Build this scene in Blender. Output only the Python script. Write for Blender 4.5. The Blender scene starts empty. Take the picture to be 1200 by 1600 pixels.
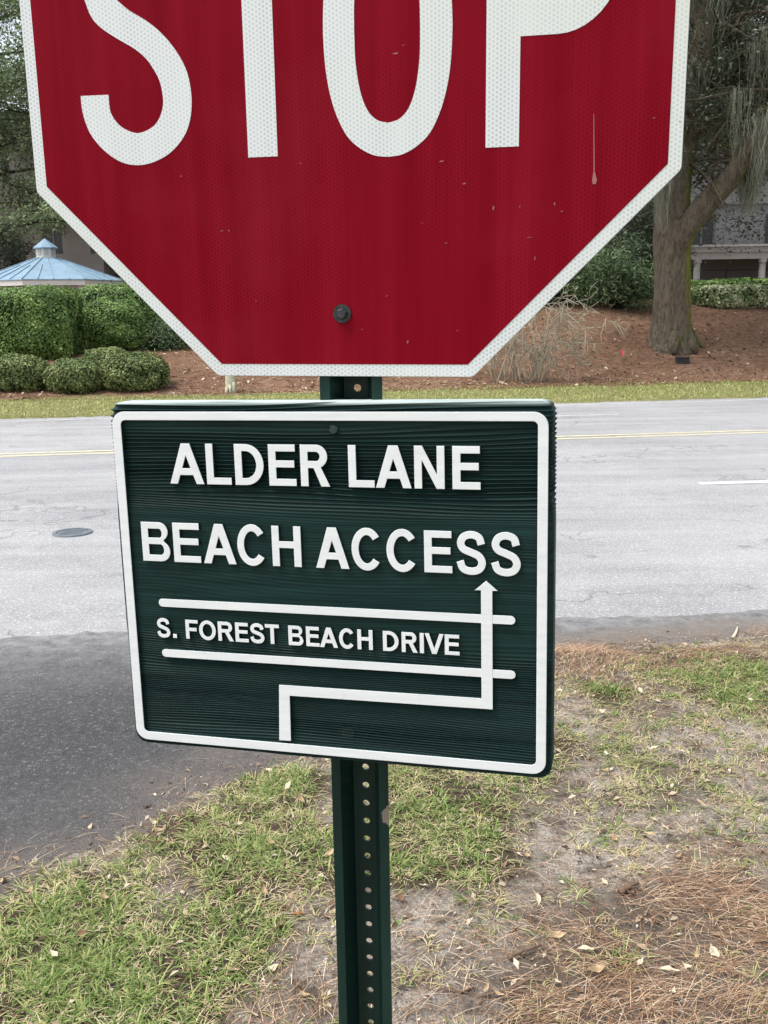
import bpy, bmesh, math
import numpy as np
from mathutils import Matrix, Vector

# ------------------------------------------------------------------ camera, sky, sun, exposure
scene = bpy.context.scene
COL = scene.collection
F_PX, CAM_H = 1550.0, 1.6                     # focal length in photo pixels (1200 x 1600), eye height in metres
pitch = math.atan(310 / 1550)
up_c = np.array([-.0155, -math.cos(pitch), -math.sin(pitch)]); up_c /= np.linalg.norm(up_c)
fw_c = np.array([0, 0, 1.]) - up_c * up_c[2]; fw_c /= np.linalg.norm(fw_c)
C2W = np.array([np.cross(fw_c, up_c), fw_c, up_c])        # photo axes (right, down, forward) -> world
cam_d = bpy.data.cameras.new('camera'); cam = bpy.data.objects.new('camera', cam_d); COL.objects.link(cam)
cam_d.sensor_fit = 'VERTICAL'; cam_d.sensor_height = 36; cam_d.lens = 36 * F_PX / 1600
cam_d.clip_start = .05; cam_d.clip_end = 2000
cx, cy, cz = C2W[:, 0], -C2W[:, 1], -C2W[:, 2]
cam.matrix_world = Matrix([[cx[i], cy[i], cz[i], (0, 0, CAM_H)[i]] for i in range(3)] + [[0, 0, 0, 1]])
scene.camera = cam

SUN_EL, SUN_AZ = 62, 196                     # thin overcast, high soft sun; azimuth: direction the light comes FROM, degrees from +X
world = bpy.data.worlds.new('World'); scene.world = world; world.use_nodes = True
wn = world.node_tree.nodes; wl = world.node_tree.links
sky = wn.new('ShaderNodeTexSky'); sky.sky_type = 'NISHITA'; sky.sun_disc = False
sky.sun_elevation = math.radians(SUN_EL); sky.sun_rotation = math.radians(90 - SUN_AZ)
sky.air_density = 1; sky.dust_density = 3; sky.ozone_density = 1
hs = wn.new('ShaderNodeHueSaturation'); hs.inputs['Saturation'].default_value = .38; hs.inputs['Value'].default_value = 1.0
bg = wn['Background']; bg.inputs['Strength'].default_value = .15
wl.new(sky.outputs[0], hs.inputs['Color']); wl.new(hs.outputs[0], bg.inputs['Color'])
sun_d = bpy.data.lights.new('sun', 'SUN'); sun_d.energy = 1.3; sun_d.angle = math.radians(25); sun_d.color = (1, .97, .92)
sun = bpy.data.objects.new('sun', sun_d); COL.objects.link(sun)
el, az = math.radians(SUN_EL), math.radians(SUN_AZ)
sun.rotation_euler = Vector((math.cos(el) * math.cos(az), math.cos(el) * math.sin(az), math.sin(el))).to_track_quat('Z', 'Y').to_euler()
sun.location = (0, 0, 30)
vs = scene.view_settings; vs.view_transform = 'Standard'; vs.look = 'None'; vs.gamma = 1; vs.exposure = 1.05; vs.use_curve_mapping = False

# ------------------------------------------------------------------ helpers
RNG = np.random.default_rng(7)
def pray(px, py): return C2W @ np.array([(px - 600) / F_PX, (py - 800) / F_PX, 1.])
def G(px, py, z=0.):                          # photo pixel -> point on the plane z
    d = pray(px, py); k = (z - CAM_H) / d[2]; return np.array([d[0] * k, d[1] * k, z])
def At(px, py, y):                            # photo pixel -> point at ground distance y
    d = pray(px, py); k = y / d[1]; return np.array([d[0] * k, y, d[2] * k + CAM_H])
def T(px, py):                                # photo pixel -> point on the terrain
    d = pray(px, py); d = d / d[1]
    ys = np.arange(16, 60, .02); P = d[None] * ys[:, None] + np.array([0, 0, CAM_H])
    g = terrain(P[:, 0], P[:, 1]); i = np.argmax(P[:, 2] <= g)
    return P[i] if (P[:, 2] <= g).any() else P[-1]
def sm(a, b, x):
    t = np.clip((np.asarray(x, float) - a) / (b - a), 0, 1); return t * t * (3 - 2 * t)
class Wave:                                    # cheap smooth 2-D noise, about -1..1
    def __init__(s, seed, scale, n=9):
        r = np.random.default_rng(seed); a = r.uniform(0, 2 * np.pi, n); k = scale * r.uniform(.5, 1.9, n)
        s.kx, s.ky, s.p = k * np.cos(a), k * np.sin(a), r.uniform(0, 6.28, n); s.n = n
    def __call__(s, x, y):
        x = np.asarray(x, float); y = np.asarray(y, float); o = np.zeros(np.broadcast(x, y).shape)
        for kx, ky, p in zip(s.kx, s.ky, s.p): o += np.sin(kx * x + ky * y + p)
        return o / math.sqrt(s.n * .5) / 1.6
def tag(o, label=None, cat=None, group=None, kind=None):
    if label: o['label'] = label
    if cat: o['category'] = cat
    if group: o['group'] = group
    if kind: o['kind'] = kind
    return o
def empty(name, loc, label, cat, group=None, matrix=None):
    o = bpy.data.objects.new(name, None); COL.objects.link(o); o.empty_display_size = .1
    if matrix is not None: o.matrix_world = matrix
    else: o.location = loc
    return tag(o, label, cat, group)
def mk_mesh(name, V, Fc, mats=(), smooth=False, attrs=None, fmat=None):
    me = bpy.data.meshes.new(name); V = np.asarray(V, np.float32)
    if isinstance(Fc, np.ndarray):
        n, k = Fc.shape
        me.vertices.add(len(V)); me.vertices.foreach_set('co', V.ravel())
        me.loops.add(n * k); me.loops.foreach_set('vertex_index', Fc.astype(np.int32).ravel())
        me.polygons.add(n); me.polygons.foreach_set('loop_start', np.arange(0, n * k, k, dtype=np.int32))
        me.update(calc_edges=True)
    else:
        me.from_pydata([tuple(map(float, v)) for v in V], [], [tuple(map(int, f)) for f in Fc]); me.update()
    for m in (mats if isinstance(mats, (list, tuple)) else [mats]): me.materials.append(m)
    if fmat is not None: me.polygons.foreach_set('material_index', np.asarray(fmat, np.int32))
    if smooth: me.polygons.foreach_set('use_smooth', np.ones(len(me.polygons), bool))
    for an, av in (attrs or {}).items():
        a = me.attributes.new(an, 'FLOAT', 'POINT'); a.data.foreach_set('value', np.asarray(av, np.float32))
    return me
def add(name, me, parent=None, loc=None):
    o = bpy.data.objects.new(name, me); COL.objects.link(o)
    if parent is not None: o.parent = parent
    if loc is not None: o.location = tuple(map(float, loc))
    return o
def obj(name, V, Fc, mats, parent=None, loc=None, **k): return add(name, mk_mesh(name, V, Fc, mats, **k), parent, loc)
class MB:                                      # collects shapes for ONE mesh
    def __init__(s): s.v = []; s.f = []; s.n = 0
    def put(s, V, Fc):
        s.v.append(np.asarray(V, float)); s.f += [[i + s.n for i in f] for f in Fc]; s.n += len(V); return s
    def box(s, a, b, rz=0., c=None):
        x0, y0, z0 = a; x1, y1, z1 = b
        V = np.array([[x0, y0, z0], [x1, y0, z0], [x1, y1, z0], [x0, y1, z0], [x0, y0, z1], [x1, y0, z1], [x1, y1, z1], [x0, y1, z1]], float)
        if rz:
            cc = np.array(c if c is not None else V.mean(0)); co, si = math.cos(rz), math.sin(rz); W = V - cc
            V = np.stack([W[:, 0] * co - W[:, 1] * si, W[:, 0] * si + W[:, 1] * co, W[:, 2]], 1) + cc
        return s.put(V, [[0, 3, 2, 1], [4, 5, 6, 7], [0, 1, 5, 4], [1, 2, 6, 5], [2, 3, 7, 6], [3, 0, 4, 7]])
    def tube(s, P, R, seg=8, rough=0., seed=0):
        P = np.asarray(P, float); R = np.broadcast_to(np.asarray(R, float), (len(P),)); r = np.random.default_rng(seed)
        t = np.gradient(P, axis=0); t /= np.linalg.norm(t, axis=1)[:, None] + 1e-9
        ref = np.array([.31, .95, .05]) if abs(t[0][2]) > .7 else np.array([0, 0, 1.])
        V = []; ph = r.uniform(0, 6.28, 4)
        for i in range(len(P)):
            a = np.cross(t[i], ref); a /= np.linalg.norm(a) + 1e-9; b = np.cross(t[i], a)
            th = np.arange(seg) * 2 * np.pi / seg
            rr = R[i] * (1 + rough * (np.sin(2 * th + ph[0] + .3 * i) * .5 + np.sin(5 * th + ph[1]) * .35 + np.sin(3 * th + ph[2] - .5 * i) * .4))
            V.append(P[i] + (np.cos(th) * rr)[:, None] * a + (np.sin(th) * rr)[:, None] * b)
        V = np.concatenate(V); Fc = []
        for i in range(len(P) - 1):
            for j in range(seg):
                k = (j + 1) % seg; Fc.append([i * seg + j, i * seg + k, (i + 1) * seg + k, (i + 1) * seg + j])
        Fc.append(list(range(seg))[::-1]); Fc.append([(len(P) - 1) * seg + j for j in range(seg)])
        return s.put(V, Fc)
    def prism(s, poly, z0, z1):
        n = len(poly); V = [[x, y, z0] for x, y in poly] + [[x, y, z1] for x, y in poly]
        return s.put(V, [list(range(n))[::-1], list(range(n, 2 * n))] + [[i, (i + 1) % n, n + (i + 1) % n, n + i] for i in range(n)])
    def build(s, name, mat, parent=None, loc=None, smooth=False):
        return obj(name, np.concatenate(s.v), s.f, mat, parent, loc, smooth=smooth)
def spline(P, n):                              # Catmull-Rom through points
    P = np.asarray(P, float); Q = np.vstack([2 * P[0] - P[1], P, 2 * P[-1] - P[-2]]); out = []
    for i in range(1, len(Q) - 2):
        t = np.linspace(0, 1, n, endpoint=False)[:, None]; a, b, c, d = Q[i - 1:i + 3]
        out.append(.5 * (2 * b + (c - a) * t + (2 * a - 5 * b + 4 * c - d) * t ** 2 + (3 * b - a - 3 * c + d) * t ** 3))
    return np.vstack(out + [P[-1:]])

# ------------------------------------------------------------------ materials
class NT:
    def __init__(s, name):
        s.m = bpy.data.materials.new(name); s.m.use_nodes = True; s.t = s.m.node_tree; s.p = s.t.nodes['Principled BSDF']
        s.co = None
    def n(s, t, **k):
        o = s.t.nodes.new(t)
        for a, b in k.items(): setattr(o, a, b)
        return o
    def l(s, a, b): s.t.links.new(a, b)
    def obj(s):
        if s.co is None: s.co = s.n('ShaderNodeTexCoord').outputs['Object']
        return s.co
    def mp(s, scale=(1, 1, 1), rot=(0, 0, 0), loc=(0, 0, 0)):
        o = s.n('ShaderNodeMapping'); o.inputs['Scale'].default_value = scale; o.inputs['Rotation'].default_value = rot; o.inputs['Location'].default_value = loc
        s.l(s.obj(), o.inputs['Vector']); return o.outputs[0]
    def noise(s, scale, detail=4, rough=.55, vec=None, dist=0.):
        o = s.n('ShaderNodeTexNoise'); o.inputs['Scale'].default_value = scale; o.inputs['Detail'].default_value = detail
        o.inputs['Roughness'].default_value = rough; o.inputs['Distortion'].default_value = dist; s.l(vec if vec is not None else s.obj(), o.inputs['Vector']); return o.outputs['Fac']
    def voro(s, scale, feature='F1', vec=None):
        o = s.n('ShaderNodeTexVoronoi', feature=feature); o.inputs['Scale'].default_value = scale; s.l(vec if vec is not None else s.obj(), o.inputs['Vector'])
        return o.outputs['Distance'], (o.outputs['Color'] if feature != 'DISTANCE_TO_EDGE' else None)
    def ramp(s, fac, stops, interp='LINEAR'):
        o = s.n('ShaderNodeValToRGB'); e = o.color_ramp.elements; o.color_ramp.interpolation = interp
        while len(e) < len(stops): e.new(.5)
        for i, (p, c) in enumerate(stops):
            e[i].position = p; e[i].color = (*c, 1) if isinstance(c, (tuple, list)) else (c, c, c, 1)
        s.l(fac, o.inputs[0]); return o.outputs[0]
    def mix(s, f, a, b, mode='MIX'):
        o = s.n('ShaderNodeMix', data_type='RGBA', blend_type=mode)
        for i, v in ((0, f), (6, a), (7, b)):
            if hasattr(v, 'links'): s.l(v, o.inputs[i])
            elif i == 0: o.inputs[0].default_value = v
            else: o.inputs[i].default_value = (*v, 1) if isinstance(v, (tuple, list)) else (v, v, v, 1)
        return o.outputs[2]
    def math(s, op, a, b=0., c=0., clamp=False):
        o = s.n('ShaderNodeMath', operation=op, use_clamp=clamp)
        for i, v in enumerate((a, b, c)):
            if hasattr(v, 'links'): s.l(v, o.inputs[i])
            else: o.inputs[i].default_value = v
        return o.outputs[0]
    def attr(s, name): o = s.n('ShaderNodeAttribute', attribute_name=name); return o.outputs['Fac']
    def bump(s, h, strength=.5, dist=.01):
        o = s.n('ShaderNodeBump'); o.inputs['Strength'].default_value = strength; o.inputs['Distance'].default_value = dist; s.l(h, o.inputs['Height']); s.l(o.outputs[0], s.p.inputs['Normal'])
    def out(s, col, rough=.8, spec=.3, metal=0.):
        if hasattr(col, 'links'): s.l(col, s.p.inputs['Base Color'])
        else: s.p.inputs['Base Color'].default_value = (*col, 1)
        if hasattr(rough, 'links'): s.l(rough, s.p.inputs['Roughness'])
        else: s.p.inputs['Roughness'].default_value = rough
        s.p.inputs['Specular IOR Level'].default_value = spec; s.p.inputs['Metallic'].default_value = metal
        return s.m
def plain(name, c, rough=.7, spec=.3, metal=0., var=.12, scale=6.):
    t = NT(name); a = tuple(x * (1 - var) for x in c); b = tuple(min(1, x * (1 + var)) for x in c)
    n = t.noise(scale, 6); t.bump(n, .15, .003); return t.out(t.ramp(n, [(.3, a), (.7, b)]), rough, spec, metal)
def leafmat(name, stops, rough=.55, trans=.25, spec=.3):
    t = NT(name); c = t.ramp(t.attr('rnd'), stops); t.out(c, rough, spec)
    tr = t.n('ShaderNodeBsdfTranslucent'); t.l(c, tr.inputs[0]); mx = t.n('ShaderNodeMixShader'); mx.inputs[0].default_value = trans
    t.l(t.p.outputs[0], mx.inputs[1]); t.l(tr.outputs[0], mx.inputs[2]); t.l(mx.outputs[0], t.t.nodes['Material Output'].inputs[0]); return t.m

def hexdots(t, pitch_m):                       # hexagonal lattice of prismatic cells, 0..1
    sx = t.n('ShaderNodeSeparateXYZ'); t.l(t.obj(), sx.inputs[0]); x, z = sx.outputs[0], sx.outputs[2]
    k = 4 * math.pi / (math.sqrt(3) * pitch_m); o = None
    for a in (0, 60, 120):
        ca, sa = math.cos(math.radians(a)) * k, math.sin(math.radians(a)) * k
        w = t.math('COSINE', t.math('ADD', t.math('MULTIPLY', x, ca), t.math('MULTIPLY', z, sa)))
        o = w if o is None else t.math('ADD', o, w)
    return t.math('MULTIPLY_ADD', o, 1 / 4.5, 1 / 3., clamp=True)
def m_white_sheet():
    t = NT('white_sheeting'); d = hexdots(t, .0049); st = t.noise(1, 3, vec=t.mp((30, 1, 1.5)))
    st2 = t.math('MULTIPLY', d, t.ramp(st, [(.25, .35), (.75, 1.)]))
    c = t.mix(st2, (.72, .745, .745), (.38, .41, .43)); y = t.noise(2.3, 2, vec=t.mp(loc=(.3, 0, .1)))
    c = t.mix(t.ramp(y, [(.5, 0.), (.75, .5)]), c, (.66, .68, .58)); return t.out(c, .35, .4)
def m_red_sheet():
    t = NT('red_sheeting'); d = hexdots(t, .0049); st = t.noise(1, 4, vec=t.mp((26, 1, 1.2))); bl = t.noise(4, 5)
    c = t.mix(t.ramp(st, [(.35, 0.), (.7, 1.)]), (.185, .0018, .0095), (.245, .006, .018)); st3 = t.noise(1, 3, .6, vec=t.mp((60, 1, .8), loc=(3, 0, 0))); c = t.mix(t.ramp(st3, [(.5, 0.), (.7, .3)]), c, (.16, .0015, .0075)); c = t.mix(t.math('MULTIPLY', d, t.ramp(t.noise(3, 2), [(.35, .15), (.65, .75)])), c, (.115, .001, .006))
    c = t.mix(t.ramp(bl, [(.55, 0.), (.8, .35)]), c, (.27, .02, .032))
    sc = t.noise(1, 2, .6, vec=t.mp((60, 1, 170), rot=(0, .5, 0))); c = t.mix(t.ramp(sc, [(.79, 0.), (.82, .5)]), c, (.62, .3, .3))
    t.bump(d, .05, .0004); return t.out(c, t.ramp(bl, [(.3, .36), (.7, .5)]), .04)
def m_board():
    t = NT('green_paint'); n = t.noise(1, 5, vec=t.mp((6, 1, 160))); n2 = t.noise(9, 4)
    c = t.mix(t.ramp(n, [(.3, 0.), (.75, 1.)]), (.0048, .0160, .0148), (.0125, .0375, .0345)); c = t.mix(t.ramp(n2, [(.55, 0.), (.85, .35)]), c, (.013, .028, .027))
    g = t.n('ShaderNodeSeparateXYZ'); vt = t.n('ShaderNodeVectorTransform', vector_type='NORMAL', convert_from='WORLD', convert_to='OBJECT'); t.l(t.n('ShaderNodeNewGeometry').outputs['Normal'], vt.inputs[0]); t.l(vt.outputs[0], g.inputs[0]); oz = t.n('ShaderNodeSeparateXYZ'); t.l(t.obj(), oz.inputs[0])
    ch = t.math('MULTIPLY', t.ramp(oz.outputs[2], [(.2265, 0.), (.2295, 1.)]), t.ramp(t.noise(1, 5, vec=t.mp((7, 40, 40))), [(.25, .55), (.6, 1.)])); c = t.mix(ch, c, (.48, .56, .54))   # top edge mixed to a pale grey-green, uneven with noise
    t.bump(n, .25, .0008); return t.out(c, .5, .12)
def m_sign_white():
    t = NT('white_sign_paint'); n = t.noise(1, 5, vec=t.mp((14, 1, 120))); n2 = t.noise(34, 3)
    c = t.mix(t.ramp(n, [(.3, 0.), (.75, 1.)]), (.65, .67, .68), (.75, .765, .765)); c = t.mix(t.ramp(n2, [(.66, 0.), (.74, .35)]), c, (.5, .51, .5))
    t.bump(n, .12, .0006); return t.out(c, .5, .35)
def m_post():
    t = NT('green_post_paint'); n = t.noise(1, 5, vec=t.mp((40, 40, 5))); s = t.noise(60, 4); sx = t.n('ShaderNodeSeparateXYZ'); t.l(t.obj(), sx.inputs[0])
    c = t.ramp(n, [(.3, (.004, .018, .015)), (.75, (.009, .033, .027))]); c = t.mix(t.ramp(s, [(.74, 0.), (.78, .5)]), c, (.09, .09, .08))
    dx = t.math('MULTIPLY', t.math('SUBTRACT', sx.outputs[0], .048), 1 / .009); dz = t.math('MULTIPLY', t.math('SUBTRACT', sx.outputs[2], -.962), 1 / .016)
    r = t.math('ADD', t.math('ADD', t.math('MULTIPLY', dx, dx), t.math('MULTIPLY', dz, dz)), t.math('MULTIPLY', t.math('SUBTRACT', s, .5), 5.))
    c = t.mix(t.ramp(r, [(.8, 1.), (1., 0.)]), c, (.20, .165, .14)); t.bump(n, .2, .001); return t.out(c, .42, .25)
def m_asphalt(name, lo, hi, speck, crack=.8):
    t = NT(name); big = t.noise(.5, 5, .6); mid = t.noise(6, 6, .65); v, vc = t.voro(190); fine = t.noise(120, 4, .75); mid2 = t.noise(45, 5, .75); streak = t.noise(1, 4, vec=t.mp((.25, 2.2, 1)))
    c = t.mix(t.ramp(big, [(.38, 0.), (.62, 1.)]), tuple(x * .93 for x in lo), hi); c = t.mix(t.ramp(mid, [(.35, .45), (.65, 0.)]), c, tuple(x * .72 for x in lo))
    c = t.mix(t.ramp(streak, [(.42, 0.), (.7, .55)]), c, tuple(x * 1.22 for x in hi))
    c = t.mix(t.ramp(fine, [(.38, .8), (.52, 0.)]), c, tuple(x * .4 for x in lo)); c = t.mix(t.ramp(mid2, [(.52, 0.), (.68, .55)]), c, speck); c = t.mix(t.math('MULTIPLY', t.ramp(t.n2(vc), [(.86, 0.), (.93, .9)]), t.ramp(mid2, [(.45, 0.), (.6, 1.)])), c, tuple(min(.8, x * 1.5) for x in speck))
    w = t.n('ShaderNodeVectorMath', operation='ADD'); nz = t.n('ShaderNodeTexNoise'); nz.inputs['Scale'].default_value = 2.5; nz.inputs['Detail'].default_value = 6; t.l(t.mp((.45, 1.3, 1)), w.inputs[0]); t.l(t.obj(), nz.inputs['Vector']); t.l(nz.outputs['Color'], w.inputs[1])
    e, _ = t.voro(.7, 'DISTANCE_TO_EDGE', w.outputs[0]); msk = t.math('MULTIPLY', t.ramp(e, [(.004, 1.), (.013, 0.)]), t.ramp(t.noise(.8, 2), [(.5, 0.), (.58, crack)]))
    c = t.mix(msk, c, tuple(x * .3 for x in lo)); c = t.mix(t.math('MULTIPLY', t.attr('dust'), t.ramp(t.noise(11, 6, .75), [(.25, 0.), (.65, .95)])), c, (.30, .30, .295)); c = t.mix(t.math('MULTIPLY', t.attr('dirt'), t.ramp(t.noise(7, 6, .7), [(.3, .35), (.65, 1.)])), c, (.19, .155, .125)); h = t.math('ADD', fine, t.math('MULTIPLY', v, .8)); t.bump(h, .8, .006); return t.out(c, .72, .35)
def _n2(s, colsock):
    o = s.n('ShaderNodeSeparateColor'); s.l(colsock, o.inputs[0]); return o.outputs[0]
NT.n2 = _n2
def m_soil():
    t = NT('sandy_soil'); a = t.noise(1.6, 6, .62); b = t.noise(14, 6, .65); f = t.noise(120, 4, .7)
    c = t.mix(t.ramp(a, [(.35, 0.), (.65, 1.)]), (.28, .235, .185), (.52, .465, .395)); c = t.mix(t.ramp(b, [(.36, .85), (.56, 0.)]), c, (.085, .066, .052)); c = t.mix(t.ramp(f, [(.42, .5), (.56, 0.)]), c, (.085, .068, .055))
    v, vc = t.voro(260); c = t.mix(t.math('MULTIPLY', t.ramp(t.n2(vc), [(.86, 0.), (.95, .8)]), t.ramp(t.noise(30, 3), [(.5, 0.), (.6, 1.)])), c, (.55, .52, .47)); c = t.mix(t.ramp(t.attr('straw'), [(.2, 0.), (.7, .75)]), c, (.10, .075, .056)); c = t.mix(t.ramp(t.attr('turf'), [(.1, 0.), (.45, .92)]), c, (.062, .048, .028))
    t.bump(t.math('ADD', b, t.math('MULTIPLY', f, .6)), 1., .02); return t.out(c, .95, .1)
def m_ground():
    t = NT('verge_and_pine_straw'); a = t.noise(.7, 6, .6); b = t.noise(9, 6, .7); s = t.noise(1, 5, .7, vec=t.mp((7, 16, 10), rot=(0, 0, .3))); f = t.noise(70, 3, .7)
    mul = t.mix(t.ramp(a, [(.35, 0.), (.65, 1.)]), (.17, .098, .062), (.285, .175, .115)); mul = t.mix(t.ramp(s, [(.38, .7), (.55, 0.)]), mul, (.09, .046, .029)); mul = t.mix(t.ramp(b, [(.58, 0.), (.76, .65)]), mul, (.38, .27, .19))
    gr = t.mix(t.ramp(b, [(.35, 0.), (.65, 1.)]), (.19, .20, .08), (.30, .28, .13)); gr = t.mix(t.ramp(f, [(.4, .5), (.55, 0.)]), gr, (.09, .08, .04))
    m = t.math('ADD', t.attr('mulch'), t.math('MULTIPLY', t.math('SUBTRACT', b, .5), .5)); c = t.mix(t.ramp(m, [(.42, 0.), (.58, 1.)]), gr, mul)
    t.bump(t.math('ADD', b, f), .7, .03); return t.out(c, .95, .08)
def m_bark(name, a, b, alg=True):
    t = NT(name); v = t.noise(1, 6, .7, vec=t.mp((9, 9, 2.0))); w = t.noise(1.3, 5, .6); c = t.ramp(v, [(.3, a), (.7, b)])
    if alg:
        c = t.mix(t.ramp(w, [(.5, 0.), (.68, .6)]), c, (.19, .175, .135)); sx = t.n('ShaderNodeSeparateXYZ'); t.l(t.n('ShaderNodeNewGeometry').outputs['Normal'], sx.inputs[0])
        g = t.math('MULTIPLY', t.ramp(sx.outputs[0], [(.35, 0.), (.75, 1.)]), t.ramp(t.noise(1.6, 4), [(.36, 0.), (.55, 1.)])); c = t.mix(g, c, (.22, .225, .035))
    v2 = t.noise(1, 5, .7, vec=t.mp((26, 26, 6))); c = t.mix(t.ramp(v2, [(.36, .7), (.52, 0.)]), c, tuple(x * .4 for x in a)); t.bump(t.math('ADD', v, v2), 1., .08); return t.out(c, .9, .1)
M = dict(
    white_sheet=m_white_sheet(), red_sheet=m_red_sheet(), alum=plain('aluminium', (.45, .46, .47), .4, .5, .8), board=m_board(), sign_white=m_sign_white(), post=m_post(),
    bolt=plain('weathered_bolt', (.028, .033, .036), .42, .5, .2, .5, 180.), bolt_green=plain('painted_bolt', (.014, .03, .03), .45, .4, 0, .4, 200.),
    drip=plain('dried_drip', (.33, .13, .12), .6), road=m_asphalt('aged_asphalt', (.32, .32, .325), (.42, .42, .42), (.56, .56, .56), .55),
    street=m_asphalt('dark_asphalt', (.052, .052, .054), (.078, .077, .078), (.15, .15, .15), .3), soil=m_soil(), ground=m_ground(),
    oakbark=m_bark('oak_bark', (.10, .080, .058), (.235, .19, .14)), bark=m_bark('grey_bark', (.05, .044, .037), (.115, .10, .085), False),
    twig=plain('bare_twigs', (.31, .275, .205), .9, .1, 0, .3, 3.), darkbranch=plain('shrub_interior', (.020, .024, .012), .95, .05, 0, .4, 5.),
    iron=plain('cast_iron_cover', (.16, .18, .20), .5, .4, .2, .25, 30.), roofblue=plain('blue_metal_roof', (.23, .34, .43), .45, .4, .0, .12, 3.), gazwhite=plain('gazebo_paint', (.62, .61, .57), .6, .3, 0, .08, 2.),
    wallbeige=plain('beige_stucco', (.27, .25, .235), .9, .1, 0, .12, .8), wallgrey=plain('grey_stucco', (.185, .18, .185), .9, .1, 0, .08, .6), trim=plain('white_trim', (.42, .42, .40), .6, .3, 0, .06, 2.),
    glass=plain('dark_glass', (.012, .014, .017), .12, .5, 0, .3, 1.), rail=plain('black_metal', (.015, .015, .017), .5, .4), flag=plain('pink_flag', (.75, .12, .10), .6), wire=plain('flag_wire', (.3, .3, .3), .4, .5, .8),
    box=plain('dark_plastic', (.022, .023, .026), .6, .3), palewood=plain('pale_wood', (.46, .44, .33), .85, .15, 0, .25, 14.), stick=plain('brown_stick', (.17, .115, .08), .9, .1, 0, .4, 40.), palestick=plain('pale_stick', (.52, .45, .33), .85, .1, 0, .2, 40.),
    roofdark=plain('grey_roofing', (.10, .10, .105), .85, .15))
M['paint_white'] = (lambda t: t.out(t.mix(t.ramp(t.noise(22, 6, .7), [(.45, 0.), (.62, .8)]), (.72, .72, .70), (.42, .42, .41)), .7, .3))(NT('road_paint_white'))
M['paint_old'] = (lambda t: t.out(t.mix(t.ramp(t.noise(14, 6, .7), [(.40, 0.), (.56, .95)]), (.62, .62, .60), (.37, .37, .37)), .7, .3))(NT('road_paint_worn'))
M['paint_yellow'] = (lambda t: t.out(t.mix(t.ramp(t.noise(9, 6, .7), [(.38, 0.), (.6, .9)]), (.64, .57, .33), (.43, .425, .37)), .7, .3))(NT('road_paint_yellow'))
M['grass'] = leafmat('grass_blades', [(0, (.075, .115, .028)), (.28, (.18, .26, .075)), (.5, (.33, .39, .14)), (.66, (.50, .46, .21)), (.82, (.62, .53, .31)), (1, (.76, .67, .47))], .65, .25, .1)
M['fargrass'] = leafmat('far_grass_blades', [(0, (.19, .245, .06)), (.5, (.38, .42, .15)), (1, (.66, .58, .30))], .6, .25, .1)
M['needles'] = leafmat('pine_needles', [(0, (.06, .036, .025)), (.3, (.225, .118, .066)), (.6, (.43, .255, .145)), (.82, (.62, .45, .29)), (1, (.80, .68, .51))], .6, .05)
M['litter'] = leafmat('leaf_litter', [(0, (.05, .033, .024)), (.3, (.17, .105, .07)), (.6, (.40, .30, .20)), (1, (.62, .54, .42))], .7, .1)
M['shrub'] = leafmat('clipped_shrub_leaves', [(0, (.05, .10, .022)), (.6, (.145, .245, .06)), (1, (.28, .39, .12))], .5, .15)
M['boxwood'] = leafmat('small_shrub_leaves', [(0, (.07, .105, .033)), (.6, (.16, .21, .07)), (1, (.30, .34, .14))], .6, .15)
M['varieg'] = leafmat('variegated_leaves', [(0, (.07, .12, .045)), (.4, (.2, .26, .10)), (.6, (.5, .52, .30)), (1, (.68, .68, .48))], .5, .15)
M['oakleaf'] = leafmat('oak_leaves', [(0, (.035, .047, .031)), (.6, (.078, .10, .062)), (1, (.17, .20, .125))], .45, .2)
M['sage'] = leafmat('sage_leaves', [(0, (.085, .125, .055)), (.6, (.225, .30, .145)), (1, (.43, .51, .29))], .5, .25)
M['cedar'] = leafmat('cedar_leaves', [(0, (.03, .06, .03)), (.5, (.11, .17, .08)), (1, (.28, .36, .18))], .6, .2)
M['moss'] = leafmat('spanish_moss', [(0, (.11, .112, .088)), (.6, (.21, .215, .165)), (1, (.36, .37, .27))], .9, .2)
LEAFC = dict(cream=plain('cream_leaf', (.52, .44, .31), .7, .2, 0, .45, 60.), tan=plain('tan_leaf', (.38, .27, .16), .7, .2, 0, .45, 60.), brown=plain('brown_leaf', (.19, .105, .06), .7, .2, 0, .3, 40.), rust=plain('rust_leaf', (.33, .15, .06), .7, .2, 0, .3, 40.))

# ------------------------------------------------------------------ terrain and roads
def near_edge(x): return 5.0 + .05 * np.asarray(x, float)          # old road surface / side-street joint
def far_edge(x): return 17.1 + .135 * np.asarray(x, float)
VE = np.array([[-6, -6], [-3.6, -1.6], [-2.2, .95], [-1.5, 2.1], [-1.13, 2.61], [-.99, 2.76], [-.84, 2.93], [-.68, 3.16], [-.41, 3.37], [-.05, 3.75], [.35, 4.25], [.86, 4.56], [1.24, 4.62], [1.91, 4.72], [3, 4.8], [6, 4.95], [14, 5.3], [40, 6.6]])
def verge_dist(x, y):                          # signed distance to the verge edge, positive on the verge
    x = np.asarray(x, float); y = np.asarray(y, float); best = np.full(x.shape, 1e9); sgn = np.zeros(x.shape)
    for a, b in zip(VE[:-1], VE[1:]):
        d = b - a; t = np.clip(((x - a[0]) * d[0] + (y - a[1]) * d[1]) / (d @ d), 0, 1); qx, qy = x - a[0] - t * d[0], y - a[1] - t * d[1]
        r = np.hypot(qx, qy); c = d[0] * (y - a[1]) - d[1] * (x - a[0]); m = r < best; sgn = np.where(m, np.where(c < 0, 1, -1), sgn); best = np.minimum(best, r)
    return best * sgn
W1, W2, W3, WE = Wave(1, .55), Wave(2, 2.2), Wave(3, 9.), Wave(4, 7.)
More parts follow.
